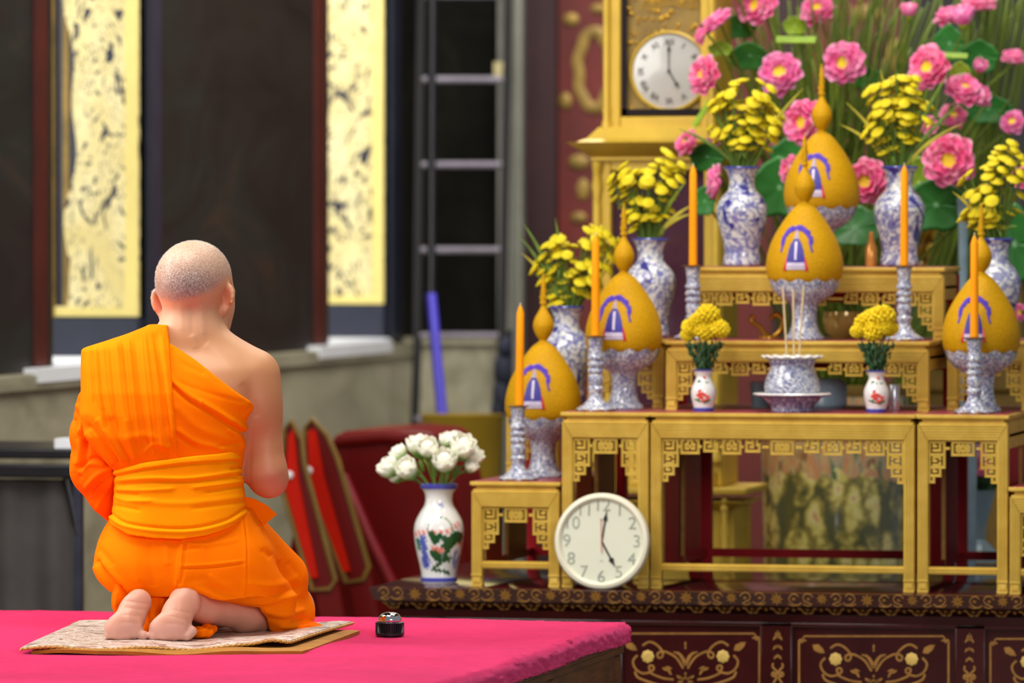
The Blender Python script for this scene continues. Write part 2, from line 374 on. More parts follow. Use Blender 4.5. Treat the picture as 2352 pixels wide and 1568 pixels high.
for j in range(NYc+1):
    v_ = j/NYc; yq = PY0+(L_+ext)*(1-(1-v_)**1.6)
    for i in range(NXc+1):
        u_ = i/NXc; xq = PX0+(W_+ext)*(1-(1-u_)**1.6)
        ox, dx = edge(xq-PX1); oy, dy = edge(yq-PY1)
        d_ = max(dx, dy); z = PZT-d_
        z += .0022*math.sin(xq*7+math.sin(yq*5))+.002*math.sin(yq*9+xq*3)
        jit = .0016 if d_ > 0 else .0004
        vs.append((PX1+ox+rng.normal()*jit, PY1+oy+rng.normal()*jit, z+rng.normal()*jit*.6))
fs = [(j*(NXc+1)+i, j*(NXc+1)+i+1, (j+1)*(NXc+1)+i+1, (j+1)*(NXc+1)+i) for j in range(NYc) for i in range(NXc)]
cp = MB().add(vs, fs).build('red_carpet', M['carpet'], recalc=False, sharp=None)
tag(cp, 'bright pinkish red carpet draped over the low platform', 'carpet')

# ------------------------------------------------------------------ counting bell / counter
bp = PZ(895, 1461, PZT-.001); s = S(895, bp.y)
bell = empty('desk_bell', bp, 0, 'chrome domed bell on a ribbed black base, on the red carpet', 'bell')
MB().lathe([(31*s, 0), (33*s, 2*s), (33*s, 6*s), (30*s, 8*s), (30*s, 31*s), (28*s, 33*s), (20*s, 34*s)], 144, mod=lambda r, z, w, i: (r*(1+(.10 if i in (3, 4) and int(w/(2*PI)*144+.5)//2 % 2 else 0)), z)).build('base', M['black_plastic'], bell)
MB().lathe(smooth_prof([(25.5*s, 32*s), (26.5*s, 34*s), (26.3*s, 40*s), (23*s, 48*s), (15*s, 53.5*s), (7*s, 55*s), (0, 55.2*s)], 4), 40).build('dome', M['chrome'], bell)
MB().lathe([(8*s, 53*s), (8*s, 55*s), (3*s, 56*s), (0, 56*s)], 16).build('button', M['chrome'], bell)
MB().prism([(-4*s, 0), (4*s, 0), (1.5*s, 9*s), (-1.5*s, 9*s)], lambda x, z: (x-6*s, -34.5*s, z+2*s), lambda x, z: (x-6*s, -30*s, z+2*s)).build('lever', M['black_plastic'], bell)

# ------------------------------------------------------------------ background things at left
tb = empty('folding_table', (XX(95, 15.6), 15.6, 0), 0, 'black side table by the dado wall at the left edge', 'table')
s = S(95, 15.6); zt = ZZ(1030, 95, 15.6)
tx0, tx1 = -5.36+0, XX(205, 15.6); ox = tb.location.x
MB().box(tx0-ox, tx1-ox-.01, 0, .55, zt-.03, zt).box(tx0-ox, tx1-ox-.02, .0, .02, zt-.085, zt-.045).build('tabletop', M['black_metal'], tb, bevel=.006)
for px in (172, 203):
    x = XX(px, 15.6)-ox; MB().box(x-.012, x+.012, .02 if px < 190 else .4, .045 if px < 190 else .425, 0, zt-.03).build('leg', simple('steel_blue_leg_%d' % px, srgb(64, 66, 84), .3, .5), tb)
MB().tube([(XX(140, 15.6)-ox, .03, zt-.05), (XX(172, 15.6)-ox, .03, zt-.25)], .012, 8).build('brace', M['black_metal'], tb)
MB().grid(lambda u, v: (tx0-ox+u*(XX(150, 15.6)-tx0), .06+.012*math.sin(u*26), (zt-.09)*v), 50, 8, (0, .004, 0)).build('skirt_cloth', simple('dim_grey_cloth', srgb(70, 66, 66), .8, 0, .2, 6), tb)
bx = MB().box(-.05, .06, 0, .08, 0, .028).build('white_box', M['sill_white'], None, (XX(163, 15.62), 15.62, zt)); tag(bx, 'small white box on the edge of the black side table', 'box')

# red lacquered trunk and two gold-bordered boards leaning on it
M['red_deep'] = simple('deep_red_lacquer', srgb(96, 6, 4), .45, 0, .15, 4, Specular_IOR_Level=.15)
M['red_bright'] = simple('bright_red_lacquer', srgb(186, 22, 2), .6, 0, .12, 6, Specular_IOR_Level=.1)
M['gold_trim'] = simple('dull_gold_border', srgb(122, 94, 38), .5, .2, .2, 14)
Yt = 17.6
def TP(px, py, Y): return (XX(px, Y), Y, ZZ(py, px, Y))
tr = empty('red_chest', (XX(860, Yt), Yt, 0), 0, 'big red lacquered chest with sloping sides behind the white vase', 'chest')
o_ = tr.location
out = [(600, 1480), (1110, 1480), (1085, 1310), (1040, 1120), (1005, 1010), (985, 993), (900, 985), (790, 990), (768, 1003), (700, 1080)]
pp = [(TP(a, b, Yt)[0]-o_.x, TP(a, b, Yt)[2]) for a, b in out]; pp[0] = (pp[0][0], 0); pp[1] = (pp[1][0], 0)
MB().prism(pp, lambda x, z: (x, 0, z), lambda x, z: (x*.9, .55, z)).build('body', M['red_deep'], tr, bevel=.015)
MB().tube([Vector(TP(a, b, Yt))-o_+Vector((0, -.004, 0)) for a, b in ((790, 1090), (850, 1230), (908, 1350), (930, 1420))], .017, 8).build('ridge', simple('ridge_highlight_red', srgb(150, 30, 44), .3), tr)  # pinkish highlight along the ridge is put into its colour
MB().tube([Vector(TP(a, b, Yt))-o_+Vector((0, -.006, 0)) for a, b in ((775, 1012), (880, 1004), (1000, 1012))], .02, 8).build('lid_rim', M['red_deep'], tr)
def board(name, pts, inner, label, Y):
    c = TP(*pts[0], Y); b = empty(name, (c[0], Y, 0), 0, label, 'board', 'leaning red boards')
    def pr(poly, y0, y1):
        q = [(TP(a, e, Y)[0]-c[0], TP(a, e, Y)[2]) for a, e in poly]
        return MB().prism(q, lambda x, z: (x, y0+(.8-z)*-.12, z), lambda x, z: (x, y1+(.8-z)*-.12, z))
    pr(pts, 0, .03).build('panel', M['red_deep'], b)
    lo_ = max(e for a, e in pts); bl = min(a for a, e in pts if e > lo_-60); br = max(a for a, e in pts if e > lo_-60)
    zf = [(TP(bl, lo_-30, Y)[0]-c[0], TP(bl, lo_-30, Y)[2]), (TP(br, lo_-30, Y)[0]-c[0], TP(br, lo_-30, Y)[2]), (TP(br+60, lo_, Y)[0]-c[0], 0), (TP(bl+60, lo_, Y)[0]-c[0], 0)]
    MB().prism(zf, lambda x, z: (x, .002+(.8-z)*-.12, z), lambda x, z: (x, .028+(.8-z)*-.12, z)).build('foot_panel', M['red_deep'], b)
    cl = pts+[pts[0]]
    MB().tube([Vector((TP(a, e, Y)[0]-c[0], -.004+(.8-TP(a, e, Y)[2])*-.12, TP(a, e, Y)[2])) for a, e in cl], .009, 6).build('border', M['gold_trim'], b)
    pr(inner, -.012, -.002).build('inset', M['red_bright'], b)
    MB().ell(Vector((TP(inner[1][0]+6, inner[1][1]+90, Y)[0]-c[0], -.03, TP(inner[1][0], inner[1][1]+90, Y)[2])), .014).build('boss', M['sill_white'], b)
    return b
board('red_board', [(652, 990), (668, 966), (694, 1010), (700, 1060), (780, 1330), (768, 1350), (728, 1352), (655, 1130), (648, 1060)], [(660, 1120), (664, 1000), (676, 985), (690, 1100), (742, 1325), (725, 1325)], 'red and gold bordered board leaning nearest the kneeling person', 17.0)
board('red_board', [(700, 985), (716, 962), (752, 1000), (778, 1055), (792, 1100), (856, 1300), (845, 1328), (806, 1335), (716, 1120), (694, 1050)], [(716, 1110), (708, 990), (726, 985), (748, 1090), (816, 1310), (798, 1310)], 'red and gold bordered board leaning against the red chest front', 17.25)
# yellow tub, blue pole, ladder, navy bag
Yy = 19.2; c = (XX(1062, Yy), Yy, 0)
yt = empty('yellow_tub', c, 0, 'yellow plastic tub behind the white lotus buds', 'tub')
s = S(1062, Yy); zt = ZZ(952, 1062, Yy)
MB().lathe([(.0, 0), (.10, 0), (.11, .02), (.125, zt*.6), (94*s, zt-.012), (97*s, zt), (90*s, zt), (88*s, zt-.02), (.0, zt-.05)], 36).build('body', simple('mustard_yellow_plastic', srgb(138, 112, 0), .6, 0, .15, 6), yt)
Yp = 19.6; pole = empty('broom_pole', (XX(1004, Yp), Yp, 0), 0, 'long leaning pole with a blue lower half before the dark wall', 'pole')
q = lambda px, py, dy=0: Vector((XX(px, Yp)-pole.location.x, dy, ZZ(py, px, Yp)))
pole_bot = q(1028, 1290); 
MB().tube([(pole_bot.x+.02, -.02, 0), q(1004, 1000, .1), q(960, 676, .2)], [.021, .020, .019], 10).build('handle', simple('violet_blue_plastic', srgb(74, 66, 190), .35, 0, .1, 5), pole)
MB().tube([q(960, 680, .2), q(925, 0, .45), q(915, -250, .55)], .017, 10).build('upper_shaft', M['black_metal'], pole)
Yl = 21.85; lad = empty('ladder', (XX(1050, Yl), Yl, 0), 0, 'dark metal ladder with pale rungs against the back wall', 'ladder')
q = lambda px, py, dy=0: Vector((XX(px, Yl)-lad.location.x, dy, ZZ(py, px, Yl)))
for pts in (((972, 800), (940, 0), (930, -250)), ((1166, 800), (1142, 0), (1134, -250))):
    b_ = q(*pts[0]); b_.z = 0; b_.y = -.25
    MB().tube([b_, q(*pts[0], -.1), q(*pts[1], .2), q(*pts[2], .3)], .018, 8).build('rail', simple('near_black_rail', srgb(10, 10, 12), .8), lad)
for k, (py, l, r) in enumerate(((-15, 940, 1141), (181, 947, 1147), (378, 955, 1153), (574, 962, 1159), (770, 970, 1165), (960, 976, 1171))):
    MB().tube([q(l, py, .2-.3*(py/800.)), q(r, py, .2-.3*(py/800.))], .014, 8).build('rung', simple('pale_alloy_%d' % k, srgb(128, 122, 134), .4, .4), lad)
MB().box(-.03, .03, 0, .04, 0, .06).build('cloth_tie', simple('cream_cloth', srgb(160, 150, 110), .8), lad, q(1133, 175, .14))
Yn = 21.0; nb = MB(); c = Vector((XX(1158, Yn), Yn, ZZ(780, 1158, Yn))); s = S(1158, Yn)
for dx, dy, rx, rz in ((4, 20, 14, 26), (-2, 70, 22, 44), (-6, 130, 20, 50), (-12, 160, 18, 30)): nb.ell((dx*s, 0, -dy*s), (rx*s, .05, rz*s), 14, 10)
nb.tube([(6*s, .07, -c.z), (6*s, .07, 22*s), (4*s, 0, 10*s)], .008, 6)
tag(nb.build('navy_bag', simple('navy_cloth', srgb(26, 30, 52), .8, 0, .25, 10), None, c), 'dark navy bag hanging on a thin stand near the grey pilaster', 'bag')
# ================================================================== DARK LACQUERED ALTAR TABLE
AY, AYB = 14.75, 16.05
AXL, AXR = -3.69, -1.49
AZ = .487
sA = S(1800, AY)
alt = empty('altar_table', ((AXL+AXR)/2, AY, 0), 0, 'long dark maroon lacquered altar table painted with gold ornament', 'table')
ACX = alt.location.x; hw = (AXR-AXL)/2; AD = AYB-AY
z0 = AZ-.034; z1 = AZ-.058; z2 = AZ-.080
MB().frust((-hw+.012, hw-.012, .012, AD-.012), (-hw, hw, 0, AD), z0, AZ-.0012).frust((-hw, hw, 0, AD), (-hw+.002, hw-.002, .002, AD-.002), AZ-.0012, AZ).build('tabletop', M['maroon'], alt)
MB().frust((-hw+.055, hw-.055, .055, AD-.055), (-hw+.022, hw-.022, .022, AD-.022), z1, z0).build('moulding', M['maroon_deep'], alt)
bw = hw-.06; by = .06
body = MB().box(-bw, bw, by, AD-.06, 0, z1).box(-bw-.004, bw+.004, by-.006, AD-.054, z2, z1-.004).build('body', M['maroon'], alt)
def onface(y):        # image pixel -> altar front point at local depth y
    def f(px, py): p = P(px, py, AY+y); return Vector((p.x-ACX, y, p.z))
    return f
F1 = onface(by); 
pan_px = [(1030, 1400), (1432, 1748), (1822, 2196), (2266, 2630)]
fr = MB()
stx = [(990, 1030), (1380, 1432), (1748, 1822), (2196, 2266), (2630, 2690)]
for a, b in stx:
    xa_, xb_ = F1(a, 1500).x, F1(b, 1500).x
    fr.box(max(xa_, -bw), min(xb_, bw), by-.012, by, 0, z2)
fr.box(-bw, bw, by-.012, by, z2-.012, z2).build('panel_frame', M['maroon'], alt, bevel=.003)
YV = Vector((0, 1, 0))
def stroke(mb, pts, f, r, sm=True):
    q = [f(a, b) for a, b in pts]; mb.tube(smooth_path(q, 5) if sm and len(q) > 2 else q, r, 6, (YV, .25))
def leafm(mb, cx, cy, L, W, ang, f):
    ca, sa = math.cos(ang), math.sin(ang); poly = [(-.5, 0), (-.2, .5), (.2, .38), (.5, 0), (.2, -.38), (-.2, -.5)]
    q = [(cx+L*a*ca-W*b*sa, cy+L*a*sa+W*b*ca) for a, b in poly]
    mb.prism(q, lambda a, b: f(a, b)+Vector((0, .001, 0)), lambda a, b: f(a, b)-Vector((0, .0015, 0)))
FP = onface(by-.0005); FS = onface(by-.0125)
g = MB(); gd = MB(); k_ = 1/2.933
for cpx in (1236, 1575, 2008, 2448):
    yo = 1300+(cpx-2008)*.0142
    wl = 174 if cpx in (2008, 2448) else 172
    def A(dx, y): return (cpx+dx*k_*(wl/171.), yo+y*k_)
    for sg in (-1, 1):
        B = lambda pts: [A(sg*(-a), b) for a, b in pts]
        stroke(g, B([(15, 710), (60, 640), (120, 602), (160, 596), (188, 612), (180, 638), (158, 632), (152, 605), (172, 570), (212, 538), (250, 532), (288, 556)]), FP, .0032)
        stroke(g, B([(322, 620), (352, 660), (335, 712), (290, 742), (240, 735), (212, 712), (222, 690), (244, 696), (238, 724), (225, 745), (150, 775), (80, 785)]), FP, .0032)
        stroke(g, B([(340, 730), (320, 770), (250, 800), (150, 830)]), FP, .003)
        stroke(g, B([(0, 670), (25, 625), (58, 600)]), FP, .003); stroke(g, B([(5, 690), (40, 620), (80, 598)]), FP, .002)
        c = A(-sg*365, 560); leafm(g, c[0], c[1], 34, 17, sg*.6, FP)
        for dx, dy, an in ((-135, 715, .5), (-105, 735, 1.1), (-112, 705, .3), (-40, 770, .6)):
            c = A(sg*dx, dy); leafm(g, c[0], c[1], 17, 6, sg*an if sg > 0 else PI-an, FP)
        c = A(sg*252, 628); p = FP(*c)
        gd = MB(); gd.lathe([(0, .0), (.0155, 0), (.0165, .002), (.010, .004), (0, .0035)], 32, mod=lambda r, z, w, i: (r*(1+.07*math.cos(8*w)), z))
        gd.xf(Matrix.Translation(p) @ Matrix.Rotation(PI/2, 4, 'X'), 0); gd.build('gold_flower_disc', M['gold_pale'], alt)
        stroke(g, B([(495, 1200), (495, 505), (488, 498), (478, 502), (476, 520)]), FP, .0026, False)
        stroke(g, B([(0, 474), (460, 474), (470, 488), (462, 505), (448, 502)]), FP, .0026, False)
    for dy, L in ((545, 12), (570, 7), (750, 12)): c = A(0, dy); leafm(g, c[0], c[1], L, 5, PI/2, FP)
    c = A(0, 800); 
    for w in range(8): leafm(g, c[0]+12*math.cos(w*PI/4), c[1]+12*math.sin(w*PI/4), 14, 5, w*PI/4, FP)
for cpx in (1406, 1787, 2228):
    yo = 1300+(cpx-2008)*.0142
    for dy, w_ in ((465, 5), (495, 13), (560, 13), (625, 10)):
        for sg in (-1, 1): leafm(g, cpx+sg*w_*.55, yo+dy*k_, 13, 5, PI/2-sg*.6, FS)
        leafm(g, cpx, yo+dy*k_-3, 9, 4, PI/2, FS)
    for sg in (-1, 1):
        stroke(g, [(cpx+sg*x*k_, yo+y*k_) for x, y in ((30, 665), (34, 690), (12, 715), (4, 735), (25, 755), (38, 742), (28, 728), (14, 745), (10, 770), (30, 800))], FS, .0026)
g.build('gold_scrollwork', M['gold_line'], alt)
# fascia and moulding ornament
Ffas = lambda px, py: (lambda p: Vector((p.x-ACX, (AZ-p.z)/.034*.012-.0008, p.z)))(P(px, py, AY))
g = MB(); period = 208.0
k0 = -5
for k in range(-5, 7):
    cx = 1576+k*period; yo = 1373.5+(cx-1576)*.0142
    ok = lambda px: abs(Ffas(px, yo).x) < hw-.022
    for w in range(8 if ok(cx) else 0): leafm(g, cx+8*math.cos(w*PI/4), yo+8*math.sin(w*PI/4), 14, 5.5, w*PI/4, Ffas)
    c2 = cx+period/2; 
    for w in range(8 if ok(c2) else 0): leafm(g, c2+7*math.cos(w*PI/4+.2), yo+7*math.sin(w*PI/4+.2), 12, 5, w*PI/4+.2, Ffas)
    for sg in (-1, 1):
        for q in (0, 1):
            b0 = c2+sg*(20+q*34)
            if not ok(b0+sg*14): continue
            T = lambda pts: [(b0+sg*a, yo+b) for a, b in pts]
            stroke(g, T([(0, -4), (7, -11), (16, -12), (23, -5), (21, 4), (12, 9), (4, 13)] if q == 0 else [(-6, 9), (4, 15), (16, 10), (22, 0), (17, -9), (8, -12), (0, -6)]), Ffas, .0016)
            leafm(g, b0+sg*11, yo, 9, 7, 0, Ffas)
            stroke(g, T([(4, 13), (14, 16), (24, 11)]), Ffas, .0013)
g.build('gold_border', M['gold_line'], alt)
Fm = lambda px, py: (lambda p: Vector((p.x-ACX, .022+(z0-p.z)/(z0-z1)*.033-.001, p.z)))(P(px, py, AY+.03))
g = MB()
for k in range(-16, 26):
    cx = 1600+k*63.6; yo = 1400+(cx-1600)*.0142
    if abs(Fm(cx, yo).x) > hw-.05: continue
    stroke(g, [(cx-21, yo-6), (cx-14, yo-3), (cx-10, yo+5), (cx-2, yo+7)], Fm, .0026); stroke(g, [(cx+21, yo-6), (cx+14, yo-3), (cx+10, yo+5), (cx+2, yo+7)], Fm, .0026)
    leafm(g, cx, yo-2, 8, 8, 0, Fm); leafm(g, cx+31.8, yo-1, 9, 8, PI/2, Fm)
g.build('leaf_moulding', M['gold_line'], alt)

# ================================================================== GOLD ALTAR TABLES
MOT = {'K': ["########", "#.#..#.#", "#.##.#.#", "#....#.#", "#.####.#", "#......#", "########"],
       'B': ["#.####.#", "#.#..#.#", "#.##...#", "#....#.#", "#.####.#", "########"],
       'C': ["#.#..#", "#.##.#", "#....#", "######"], 'D': ["#.#", "#.#", "###"],
       'L': ["##.###.##", "#..#.#..#", "#.##.##.#", "#.#.#.#.#", "#.##.##.#", "#.......#", "#########"],
       'R': [".#..#.#..", ".####.#..", ".#..#.##.", ".#.##..#.", ".#.....#.", ".#######.", "........."],
       'Z': ["###########", "#..#.#.#..#", "#.#######.#", "#.###.###.#", "#.#######.#", "#..#.#.#..#", "###########"]}
def fret(mb, x0, x1, ztop, c, y0, y1, brackets=True, centre=True):
    n = int(round((x1-x0)/c)); n += (n+1) % 2; c = (x1-x0)/n; rows = 22
    A = [[0]*n for _ in range(rows)]
    def paint(m, col, row, flip=False):
        for r, line in enumerate(MOT[m]):
            L = line[::-1] if flip else line
            for q, ch in enumerate(L):
                if ch == '#' and 0 <= col+q < n: A[row+r][col+q] = 1
                if ch == '#' and 0 <= n-1-col-q < n: A[row+r][n-1-col-q] = 1
    paint('K', 0, 0)
    if brackets: paint('B', 0, 7); paint('C', 0, 13); paint('D', 0, 17)
    half = n//2
    if centre: paint('Z', half-5, 0)
    col = 9; m = 0
    lim = half-6 if centre else half-4
    while col+9 <= lim:
        paint('LR'[m % 2], col, 0); A[3][col-1] = A[3][n-col] = 1; m += 1; col += 10
    for q in range(col-1, lim): A[3][q] = A[3][n-1-q] = 1
    for r in range(rows):
        q = 0
        while q < n:
            if A[r][q]:
                e = q
                while e < n and A[r][e]: e += 1
                mb.box(x0+q*c-.0006, x0+e*c+.0006, y0, y1, ztop-(r+1)*c-.0008, ztop-r*c+.0004); q = e
            else: q += 1
def gold_table(pl, pr, Yf, depth, zb, zt, label, legw=25, ap=.046, ridges=6, rail=True, fc=.0057, legs_full=True, sidefret=False):
    xl, xr = XX(pl, Yf), XX(pr, Yf); w = xr-xl; s = S((pl+pr)/2, Yf); h = zt-zb; lw = legw*s; W = w/2
    t = empty('altar_stand', ((xl+xr)/2, Yf, zb), 0, label, 'altar stand', 'gold painted altar stands')
    tt = .0135; zn = h-tt-.008; za = zn-.004-ap
    MB().box(-W-.003, W+.003, -.006, depth+.004, h-.011, h-.0015).box(-W+.001, W-.001, -.002, depth, h-tt, h-.011).box(-W+.011, W-.011, .008, depth-.01, zn-.004, h-tt).build('tabletop', M['gold'], t, bevel=.002)
    MB().box(-W+.003, W-.003, 0, depth-.002, h-.0015, h).build('red_top_panel', M['pink_top'], t)
    a = MB().box(-W+.004, W-.004, .004, .018, za, zn)
    st = (ap-.004)/ridges; lst = (lw-.003)/ridges
    for k in range(ridges):
        zz = zn-.004-st*(k+.5); off = .0015+lst*(k+.5)
        a.box(-W+off, W-off, -.005+.0008*(k % 2), .006, zz-st*.36, zz+st*.36)
    a.build('apron', M['gold'], t)
    for sg in (-1, 1):
        xo = sg*(W-lw/2)
        l = MB().box(xo-lw/2, xo+lw/2, .002, lw*.9, 0, zn-.006)
        for k in range(ridges):
            x = sg*(W-.0015-lst*(k+.5)); ztop = zn-.004-st*(k+.5)
            l.box(x-lst*.36, x+lst*.36, -.005+.0008*(k % 2), .004, .034, ztop)
        l.box(xo-lw/2, xo+lw/2, -.005, .004, .0, .006).box(xo-lw/2, xo+lw/2, -.005, .004, .028, .034)
        for q in (0, 1): l.box(xo-lw*.36+q*.004, xo+lw*.36-q*.004, -.003-.001*q, .004, .009+q*.004, .025-q*.004)
        l.build('leg', M['gold'], t)
        MB().box(xo-lw/2, xo+lw/2, depth-lw*1.1, depth, 0, zn).build('rear_leg', M['red_lacquer'], t)
        xs = sg*(W-.004); MB().box(min(xs, xs-sg*.012), max(xs, xs-sg*.012), .02, depth-lw, za-.02, zn).box(min(xs, xs-sg*.016), max(xs, xs-sg*.016), .02, depth-lw, za+.01, za+.018).build('side_apron', M['gold'], t)
        if rail: MB().box(min(xs, xs-sg*.016), max(xs, xs-sg*.016), lw*.9, depth-lw, .046, .066).build('side_rail', M['red_lacquer'], t)
    if rail:
        for sg in (-1, 1):
            for ya, yb in ((.12, .40), (.50, .82)):
                xs = sg*(W-lw*.55); b_ = MB().box(xs-.004, xs+.004, depth*ya, depth*yb, .05, zn-.01).build('side_board', M['red_lacquer'], t)
                MB().box(xs-.0055, xs+.0055, depth*ya-.006, depth*ya, .05, zn-.01).build('gold_edging', M['gold_line'], b_)
    f = MB(); fret(f, -W+lw, W-lw, za+.001, fc, .004, .013); f.build('fretwork', M['gold'], t)
    MB().box(-W+lw, W-lw, depth-.02, depth-.008, za-.03, zn).build('rear_apron', M['red_lacquer'], t)
    if rail:
        MB().box(-W+lw, W-lw, .002, .018, .048, .067).box(-W+lw, W-lw, -.001, .01, .052, .056).box(-W+lw, W-lw, -.001, .01, .059, .063).build('front_rail', M['gold'], t)
        MB().box(-W+lw, W-lw, depth-.03, depth-.01, .045, .068).build('rear_rail', M['red_lacquer'], t)
    return t
TY = 14.87
Z1, Z2, Z3, ZL = .957, 1.145, 1.342, .769
gold_table(1083, 1285, TY, .72, AZ, ZL, 'lowest small gold openwork stand beside the white flower vase')
gold_table(1291, 1490, TY, .75, AZ, Z1, 'narrow tall gold stand the round wall clock leans against')
gold_table(1495, 2101, TY, .75, AZ, Z1, 'wide front gold stand carrying the incense pot')
gold_table(2108, 2316, TY, .75, AZ, Z1, 'narrow tall gold stand right of the wide front stand')
gold_table(2320, 2520, TY-.03, .62, AZ, ZL, 'low gold stand cut off by the right edge of the photo')
gold_table(1530, 2133, 15.10, .50, Z1, Z2, 'middle-tier wide gold stand behind the incense pot', ap=.034, rail=False, fc=.0052)
gold_table(1580, 2168, 15.30, .30, Z2, Z3, 'uppermost gold stand carrying the tall blue and white vases', ap=.044, rail=False, fc=.0052)
gold_table(1350, 1524, 15.25, .36, Z1, Z2, 'small upper gold stand behind the left middle golden gourd', ap=.034, rail=False, fc=.0052)
gold_table(2176, 2372, 15.25, .36, Z1, Z2, 'small upper gold stand behind the rightmost golden gourd', ap=.034, rail=False, fc=.0052)
gold_table(1163, 1283, 15.28, .28, ZL, Z1, 'small gold stand behind the lowest golden gourd at far left', ap=.034, rail=False, fc=.0052)
# ================================================================== PORCELAIN, GOURDS, CANDLES
def put(px, Y, z): return Vector((XX(px, Y), Y, z))
SV = S(1700, 15.43)
def make_vase():
    t = empty('porcelain_vase', (0, 0, 0)); s = SV
    pr = smooth_prof([(36, 0), (42, 2), (44, 8), (42, 22), (41, 40), (47, 70), (54, 95), (58.5, 122), (57, 140), (46, 160), (33, 174), (29.5, 188), (30, 200), (34, 214), (42, 226)], 4)
    pr = [(r*s, z*s) for r, z in pr]
    MB().lathe(pr+[(40*s, 228*s), (34*s, 222*s), (27*s, 205*s), (26*s, 190*s), (0, 180*s)], 48).build('body', M['porcelain'], t)
    MB().lathe([(41.5*s, 224.5*s), (43.2*s, 226.5*s), (42*s, 229*s), (39*s, 229*s)], 40, ring=True).build('rim', M['blue_glaze'], t)
    return t
v0 = make_vase()
vases = []
for i, (px, Y, z, lab) in enumerate(((1704, 15.44, Z3, 'blue and white vase on the top stand behind the left tall candle'),
        (2066, 15.44, Z3, 'blue and white vase on the top stand behind the right tall candle'),
        (1494, 15.42, Z2, 'blue and white vase behind the left middle gourd, under the clock cornice'),
        (2286, 15.42, Z2, 'blue and white vase at the far right behind the rightmost gourd'),
        (1302, 15.42, Z1, 'blue and white vase farthest left, behind the lowest gourd'))):
    o = v0 if i == 0 else copy_tree(v0)
    o.location = put(px, Y, z); o.rotation_euler = (0, 0, i*1.3); tag(o, lab, 'vase', 'tall blue and white vases'); vases.append(o)

# golden gourd offerings on pedestal bowls
SG = S(1850, 15.2)
GP = smooth_prof([(70, 128), (83, 140), (88, 158), (88.5, 176), (85, 198), (76, 226), (61, 254), (43, 281), (26, 302), (13, 312), (8, 318)], 5)
def gr(z):                                  # gourd radius at height z (px units)
    for (r0, a), (r1, b) in zip(GP, GP[1:]):
        if a <= z <= b: return r0+(r1-r0)*(z-a)/max(b-a, 1e-6)
    return 8
def make_offering():
    s = SG; t = empty('pedestal_bowl', (0, 0, 0))
    pr = [(44, 0), (46, 3), (44, 9), (37, 16), (31, 32), (28, 50), (29, 70), (33, 84), (46, 92), (64, 104), (76, 120), (82, 137)]
    pr = smooth_prof(pr, 3); pr = [(r*s, z*s) for r, z in pr]
    wav = lambda r, z, w, i: (r*(1+.02*math.cos(12*w)*(z > 118*s)), z+(4*s*math.cos(12*w) if z > 130*s else 0))
    MB().lathe(pr+[(80*s, 137*s), (72*s, 122*s), (0, 110*s)], 72, mod=wav).build('bowl', M['porcelain_fine'], t)
    return t
